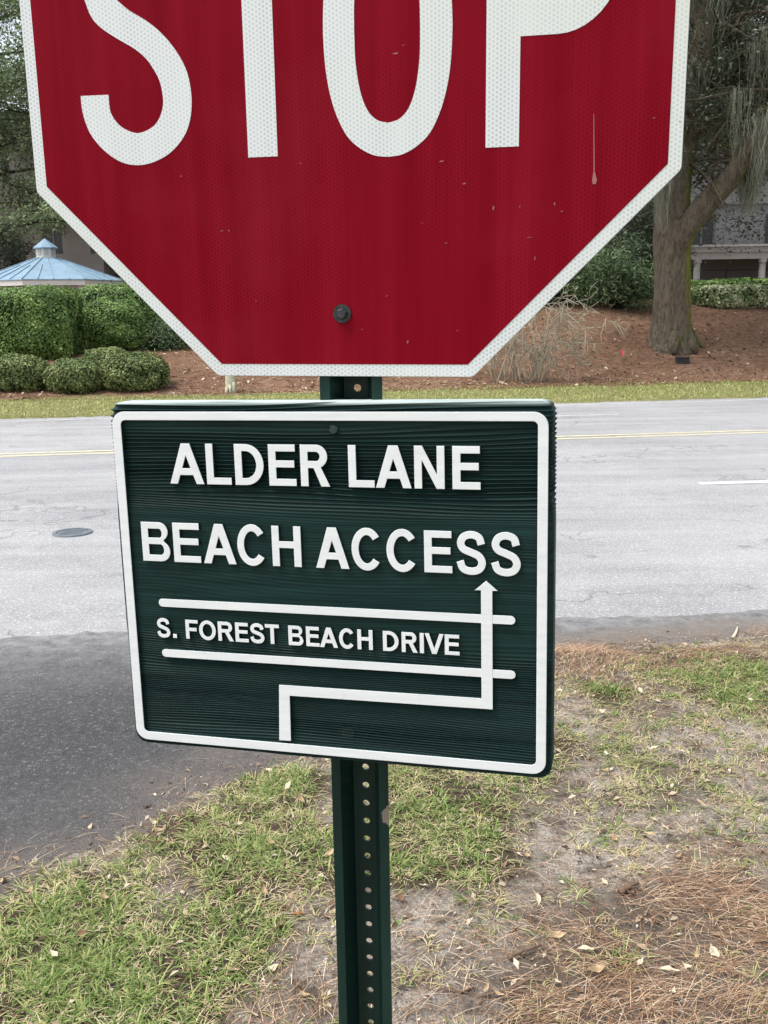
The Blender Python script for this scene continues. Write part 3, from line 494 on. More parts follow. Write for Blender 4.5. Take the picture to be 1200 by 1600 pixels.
# perforated U-channel post in the stop sign's frame
spost = empty('sign_post', None, 'dark green perforated steel channel post carrying both signs', 'post', matrix=STOP)
XP = .0095; Z0, Z1, PITCH = -1.93, .36, .0271
prof = [(-.0385, 0.), (-.0385, .003), (-.0255, .0035), (-.0155, .033), (-.0130, .0352)]         # flange, wall, then flat web
web = .0130
def channel():
    V, Fc = [], []
    def sheet(a, b):                            # one wall of the channel, both faces
        n0 = len(V); V.extend([[XP + a[0], a[1], Z0], [XP + b[0], b[1], Z0], [XP + b[0], b[1], Z1], [XP + a[0], a[1], Z1]]); Fc.append([n0, n0 + 1, n0 + 2, n0 + 3])
    outer = [(-.0385, .0004), (-.0262, .0004), (-.0165, .0335), (-.0130, .0352)]; inner = [(-.0385, .0036), (-.0285, .0036), (-.0190, .0362), (-.0130, .0384)]
    for sgn in (1, -1):
        for q in (outer, inner):
            for a, b in zip(q[:-1], q[1:]): sheet((sgn * a[0], a[1]), (sgn * b[0], b[1]))
        sheet((sgn * outer[0][0], outer[0][1]), (sgn * inner[0][0], inner[0][1]))
    n = 14; nh = int((Z1 - Z0) / PITCH)
    for k in range(nh):
        z0 = Z0 + k * PITCH; z1 = z0 + PITCH; zc = (z0 + z1) / 2
        for y in (.0352, .0384):
            n0 = len(V); ang = np.arange(n) * 2 * np.pi / n
            for a in ang: V.append([XP + .0048 * math.cos(a), y, zc + .0048 * math.sin(a)])
            for a in ang:
                c, s = math.cos(a), math.sin(a); q = min(web / max(abs(c), 1e-6), PITCH / 2 / max(abs(s), 1e-6)); V.append([XP + c * q, y, zc + s * q])
            for cxx, czz in ((1, 1), (-1, 1), (-1, -1), (1, -1)): V.append([XP + cxx * web, y, zc + czz * PITCH / 2])
            for j in range(n):
                jj = (j + 1) % n; Fc.append([n0 + j, n0 + jj, n0 + n + jj, n0 + n + j])
                a0, a1 = V[n0 + n + j], V[n0 + n + jj]
                if abs(a0[0] - a1[0]) > 1e-6 and abs(a0[2] - a1[2]) > 1e-6:
                    mx_, mz_ = (a0[0] + a1[0]) / 2 - XP, (a0[2] + a1[2]) / 2 - zc; ci = {(1, 1): 0, (-1, 1): 1, (-1, -1): 2, (1, -1): 3}[(1 if mx_ > 0 else -1, 1 if mz_ > 0 else -1)]
                    Fc.append([n0 + n + j, n0 + n + jj, n0 + 2 * n + ci])
        nn = len(V); a_ = nn - 2 * (2 * n + 4); c_ = nn - (2 * n + 4)
        for j in range(n): Fc.append([a_ + j, c_ + j, c_ + (j + 1) % n, a_ + (j + 1) % n])
    return V, Fc
V_, F_ = channel(); V_ = np.array(V_) + [0, .0034, 0]; obj('channel', V_, F_, M['post'], spost)
for zb, yb in ((-.307, .0418), (.307, .0418)):
    hexbolt('nut', .0024, zb, yb + .012, .0075, .006, M['bolt'], spost, .011)

# ------------------------------------------------------------------ ground cover on the near verge
def blobs(L): return [(G(px, py, .03)[:2], r, a) for px, py, r, a in L]
GREEN = blobs([(60, 1480, .30, 1), (150, 1545, .26, 1), (330, 1430, .24, 1), (420, 1340, .22, 1), (250, 1570, .26, 1), (450, 1235, .2, .8), (60, 1410, .16, .8), (680, 1270, .22, 1), (720, 1335, .16, .9), (640, 1350, .12, .9), (1130, 1062, .30, 1.2), (940, 1087, .10, 1), (700, 1230, .2, .8), (330, 1290, .2, .7), (40, 1590, .2, .9), (830, 1180, .25, .45), (1000, 1200, .3, .35), (960, 1510, .05, .8), (1010, 1120, .3, .3), (480, 1380, .15, .9)])
BARE = blobs([(700, 1440, .20, 1), (800, 1395, .22, 1), (660, 1530, .22, 1), (760, 1500, .18, 1), (480, 1510, .11, .9), (850, 1285, .14, .8), (900, 1360, .16, .8), (1000, 1400, .13, .9), (500, 1570, .13, 1), (1060, 1170, .12, .7), (620, 1420, .1, 1), (700, 1590, .2, 1), (930, 1150, .1, .6), (900, 1230, .12, .5)])
STRAW = blobs([(950, 1560, .30, 1), (1100, 1510, .30, 1), (1150, 1430, .25, 1), (850, 1540, .16, .9), (1010, 1480, .2, 1), (1150, 1320, .15, .6), (930, 1035, .28, 1), (1080, 1025, .25, 1), (1190, 1015, .30, 1), (480, 1585, .10, .6), (1190, 1210, .1, .5), (880, 1020, .2, 1), (450, 1450, .12, .4), (1180, 1590, .35, 1), (250, 1310, .15, .25)])
def field(B, x, y, w):
    o = np.zeros(len(x))
    for (c, r, a) in B: o = np.maximum(o, a * np.exp(-((x - c[0]) ** 2 + (y - c[1]) ** 2) / (r * r) * .9))
    return np.clip(o * (1 + .5 * w), 0, 1.2)
Wg, Wb, Ws = Wave(21, 9.), Wave(22, 11.), Wave(23, 8.)
a_ = VERGE.data.attributes.new('straw', 'FLOAT', 'POINT'); a_.data.foreach_set('value', np.clip(field(STRAW, vx, vy, Ws(vx, vy)), 0, 1).astype(np.float32))
a_ = VERGE.data.attributes.new('turf', 'FLOAT', 'POINT'); a_.data.foreach_set('value', np.clip(field(GREEN, vx, vy, Wg(vx, vy)), 0, 1).astype(np.float32))
def blades(n, x, y, z, L, wd, tilt, az, rnd, mat, name, bend=.5, segs=2):
    d = np.stack([np.cos(az), np.sin(az)], 1); side = np.stack([-d[:, 1], d[:, 0], 0 * az], 1) * wd[:, None] / 2; pts = []
    base = np.stack([x, y, z - .004], 1); th = tilt.copy(); p = base
    pts.append(p)
    for k in range(segs):
        step = np.concatenate([d * np.sin(th)[:, None], np.cos(th)[:, None]], 1) * (L / segs)[:, None]; p = p + step; p[:, 2] = np.maximum(p[:, 2], z + .002 + .004 * RNG.random(n)); pts.append(p); th = np.minimum(th + bend, 1.75)
    V = []
    for k in range(segs): V += [pts[k] - side * (1 - .25 * k), pts[k] + side * (1 - .25 * k)]
    V.append(pts[-1]); nv = 2 * segs + 1; VV = np.stack(V, 1).reshape(-1, 3); b0 = np.arange(n) * nv; Fc = []
    for k in range(segs - 1): Fc += [np.stack([b0 + 2 * k, b0 + 2 * k + 1, b0 + 2 * k + 3], 1), np.stack([b0 + 2 * k, b0 + 2 * k + 3, b0 + 2 * k + 2], 1)]
    Fc.append(np.stack([b0 + 2 * segs - 2, b0 + 2 * segs - 1, b0 + 2 * segs], 1))
    return obj(name, VV, np.vstack(Fc), mat, attrs={'rnd': np.repeat(np.clip(rnd, 0, 1), nv)})
N = 95000
x = RNG.uniform(-2.6, 4.4, N); y = RNG.uniform(.3, 5.2, N); vd = verge_dist(x, y) + .05 * WE(x, y)
def cover(x, y): return field(GREEN, x, y, Wg(x, y)), field(BARE, x, y, Wb(x, y)), field(STRAW, x, y, Ws(x, y))
wt, bt, stt = cover(x, y); inz = (x > -1.6) & (x < 1.9) & (y > 1.2); base = np.where(inz, .20, .30) + .22 * np.clip(Wave(27, 16.)(x, y), 0, 1)
dens = (base + .66 * wt) * (1 - .95 * np.clip(bt * 1.15, 0, 1) * (1 - .5 * np.clip(wt, 0, 1))) * (1 - .8 * np.clip(stt, 0, 1) * (1 - np.clip(wt, 0, 1))) * sm(.0, .16, vd) * (1 - .3 * sm(3, 5, y))
dens = dens * np.clip(.78 + .55 * Wave(28, 22.)(x, y), .12, 1.1); ok = RNG.random(N) < dens; x, y, wt = x[ok], y[ok], wt[ok]; nc = len(x); kb = RNG.integers(5, 13, nc); ci = np.repeat(np.arange(nc), kb); n = len(ci)
g_ = np.clip(wt, 0, 1)[ci]; cg = (RNG.random(nc) < .28 + .56 * np.clip(wt, 0, 1))[ci]; ct = RNG.normal(0, .10, nc)[ci]; az_ = RNG.uniform(0, 6.283, n); rr_ = np.abs(RNG.normal(0, .011, n)); bx, by = x[ci] + rr_ * np.cos(az_), y[ci] + rr_ * np.sin(az_)
rnd = np.where(cg & (RNG.random(n) < .74), np.clip(RNG.beta(2.2, 2.6, n) * .58 + ct, 0, .62), .55 + .45 * RNG.random(n)); dry = rnd > .6; cs = RNG.uniform(.65, 1.25, nc)[ci]
L = RNG.uniform(.026, .062, n) * cs * (1 + .3 * g_)
tag(blades(n, bx, by, verge_z(bx, by), L, RNG.uniform(.0028, .0062, n) * np.where(dry, .55, 1), np.where(dry, RNG.uniform(.9, 1.58, n), RNG.uniform(.45, 1.35, n)), az_ + RNG.normal(0, .6, n), rnd, M['grass'], 'grass', .5, 3), 'short green and dry grass growing over the verge', 'grass', kind='stuff')
N = 520000
x = RNG.uniform(-2.2, 4.2, N); y = RNG.uniform(.6, 5.2, N); vd = verge_dist(x, y) + .05 * WE(x, y); stt = field(STRAW, x, y, Ws(x, y)); gt = field(GREEN, x, y, Wg(x, y))
ok = RNG.random(N) < (.06 + .58 * np.clip(stt, 0, 1) * np.clip(.62 + .6 * Wave(26, 14.)(x, y), .08, 1)) * (1 - .6 * np.clip(gt, 0, 1)) * sm(-.22, .02, vd); x, y, stt = x[ok], y[ok], stt[ok]; n = len(x)
az0 = Wave(25, 4.)(x, y) * 1.4 + RNG.normal(0, .75, n)
tag(blades(n, x, y, np.maximum(verge_z(x, y), .004) + .004 + .012 * RNG.random(n) * stt, RNG.uniform(.04, .13, n), RNG.uniform(.0008, .0017, n), RNG.uniform(1.25, 1.62, n), az0, RNG.beta(1.5, 1.5, n), M['needles'], 'pine_straw', .12, 3), 'fallen brown pine needles strewn over the bare soil', 'pine straw', kind='stuff')
def flecks(n, x, y, z, size, mat, name, up=.35, asp=.5, rnd=None, nrm=None):   # leaf-shaped folded quads
    nd = nrm if nrm is not None else np.stack([RNG.normal(0, up, n), RNG.normal(0, up, n), np.ones(n)], 1)
    nd = nd / np.linalg.norm(nd, axis=1)[:, None]; r = RNG.normal(size=(n, 3)); a = np.cross(nd, r); a /= np.linalg.norm(a, axis=1)[:, None]; b = np.cross(nd, a)
    c = np.stack([x, y, z], 1); s = size[:, None]; f = nd * s * .12
    V = np.stack([c - a * s * .5, c - b * s * asp * .5 + f, c + a * s * .5, c + b * s * asp * .5 + f], 1).reshape(-1, 3)
    return V, np.arange(4 * n).reshape(n, 4), np.repeat(np.clip(RNG.random(n) if rnd is None else rnd, 0, 1), 4)
def fobj(name, VFR, mat, parent=None): return obj(name, VFR[0], VFR[1], mat, parent, attrs={'rnd': VFR[2]})
n = 14000; x = RNG.uniform(-1.9, 3.2, n); y = RNG.uniform(1.3, 5., n); ok = RNG.random(n) < sm(-.25, .05, verge_dist(x, y)); x, y = x[ok], y[ok]; n = len(x)
tag(fobj('ground_litter', flecks(n, x, y, np.maximum(verge_z(x, y), 0) + .006, np.where(RNG.random(n) < .22, RNG.uniform(.014, .036, n), RNG.uniform(.004, .013, n)), M['litter'], '', .5, .45), M['litter']), 'tiny bark chips and leaf scraps on the verge soil', 'litter', kind='stuff')

n = 26000; x = RNG.uniform(-1.7, 2.6, n); y = RNG.uniform(1.4, 4.9, n); ok = (RNG.random(n) < sm(-.12, .05, verge_dist(x, y))) & (RNG.random(n) < 1 - .8 * np.clip(field(GREEN, x, y, Wg(x, y)), 0, 1)); x, y = x[ok], y[ok]; n = len(x)
M['crumb'] = leafmat('soil_crumbs', [(0, (.05, .038, .03)), (.45, (.17, .13, .10)), (.75, (.36, .31, .26)), (1, (.62, .58, .52))], .9, 0., .1)
tag(fobj('soil_crumbs', flecks(n, x, y, np.maximum(verge_z(x, y), .003) + .002, RNG.uniform(.003, .010, n), M['crumb'], '', 1.1, .7), M['crumb']), 'grit and soil crumbs scattered over the bare verge', 'grit', kind='stuff')
# fallen leaves one can pick out, each its own thing
def leaf_mesh(seed, L, wd, curl):
    r = np.random.default_rng(seed); u = np.linspace(0, 1, 7); h = np.sin(np.pi * np.clip(u, .02, .98) ** .85) * wd / 2 * (1 + .12 * r.normal(size=7)); V = []
    for i, t in enumerate(u):
        zc = curl * L * (t - .5) ** 2 * 2; xx = (t - .5) * L; yb = .06 * L * math.sin(3 * t + seed)
        V += [[xx, yb - h[i], zc + h[i] * .55 * (1 + .4 * r.normal())], [xx, yb, zc], [xx, yb + h[i], zc + h[i] * .55 * (1 + .4 * r.normal())]]
    V += [[.5 * L, yb, zc], [.68 * L, yb + .02 * L, zc + .004]]
    Fc = [[3 * i + j, 3 * i + 3 + j, 3 * i + 4 + j, 3 * i + 1 + j] for i in range(6) for j in range(2)]; return np.array(V), Fc
LM = {}
for cn in LEAFC:
    for v in range(4): V_, F_ = leaf_mesh(v * 7 + len(cn), .060, (.024, .030, .019, .027)[v], (.25, .5, .1, .8)[v]); LM[cn, v] = mk_mesh('fallen_leaf', V_, F_, LEAFC[cn], smooth=True)
spots = [('cream', 85, 1503, .9, 'grass'), ('tan', 45, 1398, 1., 'grass'), ('tan', 60, 1425, .9, 'grass'), ('tan', 165, 1412, 1., 'grass'), ('brown', 128, 1470, .8, 'grass'), ('tan', 250, 1300, 1., 'grass'), ('cream', 250, 1297, .6, 'edge'), ('tan', 270, 1330, .8, 'grass'), ('cream', 450, 1232, 1., 'grass'), ('tan', 470, 1255, 1., 'grass'), ('cream', 80, 1350, .7, 'edge'), ('cream', 240, 1277, .7, 'edge'),
         ('tan', 515, 1345, 1., 'grass'), ('tan', 412, 1404, .8, 'grass'), ('rust', 465, 1433, 1.1, 'soil'), ('brown', 440, 1455, .9, 'soil'), ('tan', 362, 1522, 1., 'soil'), ('cream', 425, 1523, .8, 'soil'), ('cream', 395, 1593, .9, 'soil'), ('tan', 475, 1567, .8, 'soil'), ('tan', 510, 1435, .8, 'soil'), ('tan', 425, 1330, .9, 'grass'),
         ('cream', 1000, 1092, 1., 'grass'), ('cream', 938, 1127, .9, 'grass'), ('cream', 1020, 1183, 1., 'grass'), ('tan', 945, 1213, .9, 'grass'), ('tan', 1095, 1263, 1., 'grass'), ('cream', 1035, 1297, 1.1, 'grass'), ('tan', 1015, 1307, .9, 'grass'), ('cream', 1170, 1103, .8, 'grass'), ('tan', 900, 1290, .9, 'soil'), ('tan', 825, 1337, .8, 'soil'), ('cream', 662, 1386, .8, 'soil'), ('brown', 625, 1410, .9, 'soil'), ('cream', 840, 1407, 1., 'soil'), ('tan', 960, 1310, .8, 'soil'),
         ('cream', 720, 1507, .6, 'soil'), ('tan', 870, 1470, 1.1, 'straw'), ('cream', 915, 1498, 1., 'straw'), ('tan', 935, 1535, 1.1, 'straw'), ('cream', 1000, 1520, .8, 'straw'), ('tan', 950, 1535, .7, 'straw'), ('cream', 1045, 1530, 1.2, 'straw'), ('cream', 1075, 1525, .8, 'straw'), ('cream', 870, 1550, .9, 'straw'), ('cream', 1115, 1496, .9, 'straw'), ('cream', 1180, 1440, .7, 'straw'), ('tan', 1090, 1502, .8, 'straw'), ('cream', 945, 1380, .7, 'soil'), ('brown', 985, 1397, .8, 'soil'), ('tan', 1060, 1340, .8, 'straw'), ('cream', 1050, 1570, .8, 'straw'), ('tan', 780, 1570, .7, 'straw'), ('cream', 690, 1440, .5, 'soil'), ('tan', 1140, 1180, .8, 'grass'), ('tan', 960, 1040, .9, 'edge'), ('cream', 1060, 1025, .8, 'edge'), ('tan', 885, 1105, .8, 'grass'), ('tan', 760, 1560, .9, 'straw')]
where = {'grass': 'resting in the short grass', 'edge': 'at the rim of the side street', 'soil': 'lying on bare sandy soil', 'straw': 'lying on the pine straw'}
for k, (cn, px, py, s, wh) in enumerate(spots):
    p = G(px, py, .035); p[2] = max(verge_z(p[0], p[1]), .004) + {'grass': .022, 'straw': .016}.get(wh, .006)
    o = add('fallen_leaf', LM[cn, k % 4], None, p); o.scale = (s * .7,) * 3; o.rotation_euler = (RNG.normal(0, .25), RNG.normal(0, .25), RNG.uniform(0, 6.28))
    tag(o, f"{('broad', 'cupped', 'narrow flat', 'strongly curled')[k % 4]} {dict(cream='pale cream', tan='tan', brown='dark brown', rust='rust-coloured')[cn]} dry leaf {where[wh]}", 'leaf', f"{('broad', 'cupped', 'narrow', 'curled')[k % 4]} {cn} fallen leaves on {wh}")
def stick(pts, r, mat, label, name='stick'):
    P = spline([(*G(px, py, .03)[:2], max(float(verge_z(*G(px, py, .03)[:2])), .004) + dz) for px, py, dz in pts], 5); c = P[0].copy(); rr = r * np.linspace(1, .55, len(P)) * (1 + .12 * np.sin(np.arange(len(P)) * 1.9))
    tag(MB().tube(P - c, rr, 7, .15, 3).build(name, mat, None, c, True), label, 'stick')
stick([(795, 1508, .012), (815, 1500, .016), (845, 1488, .012)], .006, M['stick'], 'short dark brown stick beside the pine straw')
stick([(1146, 990, .006), (1150, 984, .010), (1153, 974, .008)], .008, M['palestick'], 'pale curved stick lying on the asphalt apron by the road')
stick([(968, 1400, .01), (985, 1394, .018), (996, 1388, .012)], .010, M['stick'], 'stubby chunk of brown bark on grey soil')
stick([(745, 1575, .012), (800, 1560, .014), (850, 1535, .02)], .004, M['stick'], 'long thin twig curving through the pine straw')

# ------------------------------------------------------------------ far side: grass strip, mulch litter
n = 30000; x = RNG.uniform(-14, 15, n); s = RNG.uniform(-.06, 2.15, n) + .25 * W2(x, 0 * x) * .4; y = far_edge(x) + s; ok = s > -.08; x, y = x[ok], y[ok]; n = len(x)
tag(blades(n, x, y, np.maximum(terrain(x, y), 0), RNG.uniform(.03, .075, n), RNG.uniform(.010, .020, n), RNG.uniform(.2, 1.1, n), RNG.uniform(0, 6.28, n), RNG.beta(2, 2.4, n), M['fargrass'], 'roadside_grass', .4, 2), 'strip of mown grass along the far side of the road', 'grass', kind='stuff')
n = 46000; x = RNG.uniform(-11, 14, n); s = 1.95 + 8.5 * RNG.random(n) ** 1.2; y = far_edge(x) + s
tag(blades(n, x, y, terrain(x, y) + .006, RNG.uniform(.10, .24, n), RNG.uniform(.006, .013, n), RNG.uniform(1.25, 1.6, n), RNG.normal(0, 1., n) + 3.1 * (RNG.random(n) < .5), RNG.beta(2, 2, n), M['needles'], 'bank_straw', .05, 2), 'brown pine straw mulch covering the bank beyond the road', 'pine straw', kind='stuff')
n = 9000; x = RNG.uniform(-12, 15, n); s = 2.0 + 8 * RNG.random(n) ** 1.3; y = far_edge(x) + s
cl = Wave(31, 1.6)(x, y); ok = RNG.random(n) < .25 + .5 * np.clip(cl, 0, 1); x, y = x[ok], y[ok]; n = len(x)
tag(fobj('bank_litter', flecks(n, x, y, terrain(x, y) + .015, RNG.uniform(.04, .12, n), M['litter'], '', .5, .5), M['litter']), 'dry leaves and straw scattered over the mulched bank', 'litter', kind='stuff')

# ------------------------------------------------------------------ shrubs
def shrub(name, px0, px1, py0, py1, depth, mat, label, cat, group=None, base=None, e=2.4, n=7000, leaf=.075, seed=0, floor=None):
    b = base if base is not None else T((px0 + px1) / 2, py1); y = b[1] + depth * .35
    xl_, xr_ = At(px0, py1, y)[0], At(px1, py1, y)[0]; zt_ = At((px0 + px1) / 2, py0, y)[2]; zb_ = b[2] - .05
    c = np.array([(xl_ + xr_) / 2, y, zb_]); a = np.array([(xr_ - xl_) / 2, depth / 2, (zt_ - zb_) / 2]); root = empty(name, c, label, cat, group)
    r = np.random.default_rng(seed + 100); w = Wave(seed + 200, 3.5)
    def surf(m, k):
        d = r.normal(size=(m, 3)); d /= np.linalg.norm(d, axis=1)[:, None]; q = (np.abs(d / 1.) ** e).sum(1) ** (-1 / e); d2 = d * q[:, None]
        d2 *= (1 + .075 * w(d2[:, 0] * 2 + d2[:, 2], d2[:, 1] * 2 - d2[:, 2]))[:, None]; return d2, d2 * k[:, None] * a + np.array([0, 0, a[2]])
    d, P = surf(int(n * 1.4), 1.02 - .2 * r.random(int(n * 1.4)) ** 1.6); nd = d / a + r.normal(0, .75, (len(P), 3)) / a.min() * .6; nd[:, 2] += .25 / a[2]
    keep = P[:, 2] > .02; P, nd = P[keep], nd[keep]; m = len(P); V, Fc, R = flecks(m, P[:, 0], P[:, 1], P[:, 2], leaf * r.uniform(.6, 1.3, m), mat, '', .5, .55, np.clip(r.beta(2, 2.2, m) + .22 * Wave(seed + 300, 5.)(P[:, 0] * 1.5 + P[:, 1], P[:, 2] * 2), 0, 1), nd)
    obj('foliage', V, Fc, mat, root, attrs={'rnd': R})
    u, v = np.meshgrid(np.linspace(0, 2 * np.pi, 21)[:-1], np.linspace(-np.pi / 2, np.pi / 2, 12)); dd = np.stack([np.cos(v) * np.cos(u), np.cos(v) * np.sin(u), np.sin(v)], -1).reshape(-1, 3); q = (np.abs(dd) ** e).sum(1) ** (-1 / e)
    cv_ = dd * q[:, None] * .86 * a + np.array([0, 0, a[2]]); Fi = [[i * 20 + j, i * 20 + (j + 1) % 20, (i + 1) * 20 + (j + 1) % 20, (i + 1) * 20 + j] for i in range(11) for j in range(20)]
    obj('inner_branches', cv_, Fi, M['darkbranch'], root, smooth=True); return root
shrub('round_shrub', -14, 78, 555, 613, 1.15, M['boxwood'], 'low clipped round shrub at the outer end of the front row', 'shrub', None, e=2.5, n=6000, leaf=.06, seed=1)
shrub('round_shrub', 76, 166, 561, 616, 1.05, M['boxwood'], 'low clipped round shrub in the middle of the front row', 'shrub', None, e=2.5, n=6000, leaf=.06, seed=2)
shrub('round_shrub', 162, 261, 552, 613, 1.2, M['boxwood'], 'largest low round shrub, front row, next to the open mulch', 'shrub', None, e=2.5, n=6500, leaf=.06, seed=3)
shrub('round_shrub', 133, 207, 544, 590, .95, M['boxwood'], 'low round shrub half hidden behind the front row of shrubs', 'shrub', None, e=2.4, n=5000, leaf=.06, seed=4)
hb = T(75, 562)
shrub('tall_hedge', 8, 124, 452, 562, 1.7, M['shrub'], 'tall boxy clipped hedge in front of the blue-roofed gazebo', 'hedge', None, hb, 6.5, 26000, .062, 5)
shrub('tall_hedge', -120, 12, 459, 552, 1.7, M['shrub'], 'tall clipped hedge cut off behind the boxy hedge', 'hedge', None, hb + [0, .5, 0], 4.2, 18000, .062, 6)
shrub('clipped_shrub', 137, 238, 467, 549, 1.5, M['shrub'], 'sloping clipped shrub standing beside the tall hedge', 'shrub', None, T(190, 549), 2.7, 17000, .062, 7)
shrub('back_hedge', 112, 300, 447, 520, 1.2, M['shrub'], 'long hedge running behind the tall boxy hedge', 'hedge', None, hb + [0, 2.4, 0], 4., 16000, .065, 8)
hr = T(1140, 481)
shrub('variegated_hedge', 1078, 1196, 446, 482, 1.1, M['varieg'], 'low pale variegated hedge at the top of the mulched bank', 'hedge', None, hr, 4., 7000, .085, 9)
shrub('green_hedge', 1060, 1300, 436, 470, 1.0, M['shrub'], 'low plain green hedge behind the variegated hedge', 'hedge', None, hr + [0, 2.2, .05], 4., 9000, .085, 10)
shrub('variegated_hedge', 1200, 1330, 446, 482, 1.1, M['varieg'], 'low variegated hedge further along the bank top', 'hedge', None, hr, 4., 6000, .085, 19)

# ------------------------------------------------------------------ trees
def moss_bunch(pts, rng, lmin=.4, lmax=1.3, k=22, spread=.16):
    k = int(k * 1.9)
    V, Fc, R = [], [], []; S = 7; n = len(pts) * k; c = np.repeat(np.asarray(pts, float), k, 0) + rng.normal(0, spread, (n, 3)) * [1, 1, .4]
    L = np.repeat(rng.uniform(lmin, lmax, len(pts)), k) * rng.uniform(.4, 1., n); wd = rng.uniform(.003, .009, n); az = rng.uniform(0, 6.28, n); ph_ = rng.uniform(0, 6.28, (n, 2)); side = np.stack([np.cos(az), np.sin(az), 0 * az], 1)
    cen = np.repeat(np.asarray(pts, float), k, 0)
    for s in range(S):
        t = s / (S - 1); q = c + (cen - c) * [1, 1, 0] * .5 * t; q = q - np.stack([0 * L, 0 * L, L * t], 1) + np.stack([np.sin(ph_[:, 0] + 9 * t), np.sin(ph_[:, 1] + 11 * t), 0 * L], 1) * .06 * t ** .7; w_ = (wd * (1 - .75 * t))[:, None] * side; V += [q - w_, q + w_]
    VV = np.stack(V, 1).reshape(-1, 3); b0 = np.arange(n) * 2 * S; Fc = np.vstack([np.stack([b0 + 2 * s, b0 + 2 * s + 1, b0 + 2 * s + 3, b0 + 2 * s + 2], 1) for s in range(S - 1)])
    return VV, Fc, np.repeat(np.clip(rng.normal(.45, .22, n), 0, 1), 2 * S)
def grow(rng, base, H, r0, spread, nl=9, low=.3, droop=.1):
    """returns wood MB (relative to base), list of twig tips and points along limbs"""
    wood = MB(); lean = rng.normal(0, .05, 2); hs = np.linspace(0, 1, 9); P = np.stack([lean[0] * H * hs ** 1.5 + .1 * np.sin(4 * hs + rng.uniform(0, 6)), lean[1] * H * hs ** 1.5, H * .8 * hs], 1)
    P[:, :2] -= P[0, :2]; R = r0 * (1 - .8 * hs); R[0] *= 1.45; P[0, 2] -= .3; wood.tube(P, R, 10, .06, int(rng.integers(1e6))); tips = []; along = []
    for i in range(nl):
        t = low + (.97 - low) * (i + rng.random() * .8) / nl; p0 = np.array([np.interp(t, hs, P[:, k]) for k in range(3)]); a = i * 2.4 + rng.normal(0, .3); Ln = spread * (1.1 - .55 * t) * rng.uniform(.8, 1.15)
        d = np.array([math.cos(a), math.sin(a), 0]); up = rng.uniform(.25, .7) + .3 * t; q = [p0 + d * Ln * u + np.array([0, 0, Ln * (up * u - droop * u * u * 2.2)]) + rng.normal(0, .05 * Ln, 3) * u for u in np.linspace(0, 1, 6)]
        rr = r0 * (.42 - .15 * t) * np.linspace(1, .2, 6); wood.tube(q, rr, 7, .08, int(rng.integers(1e6))); q = np.array(q); along += [q[2], q[3], q[4]]
        for j in range(8):
            u = rng.uniform(.3, 1.); s0 = np.array([np.interp(u, np.linspace(0, 1, 6), q[:, k]) for k in range(3)]); dd = rng.normal(size=3); dd[2] = abs(dd[2]) * .5 - droop; dd += d * .6; dd /= np.linalg.norm(dd); l2 = Ln * rng.uniform(.2, .45)
            e1 = s0 + dd * l2 * .5 + rng.normal(0, .04, 3); e2 = s0 + dd * l2 + [0, 0, -.1 * l2 * droop * 4]; wood.tube([s0, e1, e2], [rr[-1] * 1.1, rr[-1] * .8, rr[-1] * .35], 5); tips += [e2, e1, (e1 + e2) / 2 + rng.normal(0, .2, 3)]; along.append(e1)
    return wood, np.array(tips), np.array(along)
def crown(tips, rng, per, sig, leaf, mat, root, flat=.6, name='crown', asp=.5):
    k = np.repeat(np.arange(len(tips)), per); n = len(k); sg = (sig * rng.uniform(.6, 1.35, len(tips)))[k]; P = tips[k] + rng.normal(size=(n, 3)) * sg[:, None] * [1, 1, flat]
    lum = rng.normal(.45, .16, len(tips))[k] + rng.normal(0, .13, n); nd = np.stack([rng.normal(0, .8, n), rng.normal(0, .8, n), np.ones(n)], 1)
    V, Fc, R = flecks(n, P[:, 0], P[:, 1], P[:, 2], leaf * rng.uniform(.6, 1.3, n), mat, '', .5, asp, lum, nd); return obj(name, V, Fc, mat, root, attrs={'rnd': R})
def tree(name, x, y, H, r0, spread, seed, leafm, label, per=60, sig=.42, leaf=.14, moss=0, nl=12, low=.28, bark='bark', group=None):
    rng = np.random.default_rng(seed); z = float(terrain(x, y)); root = empty(name, (x, y, z), label, 'tree', group); wood, tips, along = grow(rng, None, H, r0, spread, nl, low)
    wood.build('trunk', M[bark], root, smooth=True); crown(tips, rng, per, sig, leaf, leafm, root)
    if moss: V, Fc, R = moss_bunch(along[rng.permutation(len(along))[:moss]] - [0, 0, .05], rng, .5, 1.6, 20, .22); tag(obj('spanish_moss', V, Fc, M['moss'], root, attrs={'rnd': R}), kind='stuff')
    return root
# the big forked oak
ob = T(1050, 541); OY = ob[1]; root = empty('oak_tree', ob, 'large forked oak draped in moss on the mulched bank', 'tree'); rng = np.random.default_rng(5)
q = lambda px, py, dy=0.: At(px, py, OY + dy) - ob
sc_ = OY / F_PX
tr = spline([q(1050, 556), q(1049, 543), q(1049, 528), q(1049, 490), q(1050, 440), q(1050, 400), q(1051, 365), q(1054, 335)], 4); rr = np.interp(np.linspace(0, 1, len(tr)), [0, .14, .26, .42, .6, .8, 1], [41, 38, 33, 29, 27.5, 28, 28]) * sc_
w = MB().tube(tr, rr, 40, .075, 4)
for a in np.linspace(0, 6.28, 8)[:-1]:
    d = np.array([math.cos(a), math.sin(a), 0]); f_ = rng.uniform(.8, 1.2); w.tube([d * .38 + [0, 0, .40], d * .46 + [0, 0, .18 * f_], d * .53 * f_ + [0, 0, .05], d * .66 * f_ + [0, 0, -.14]], [.06, .10, .11, .05], 9, .3, int(a * 10))
w.build('trunk', M['oakbark'], root, smooth=True)
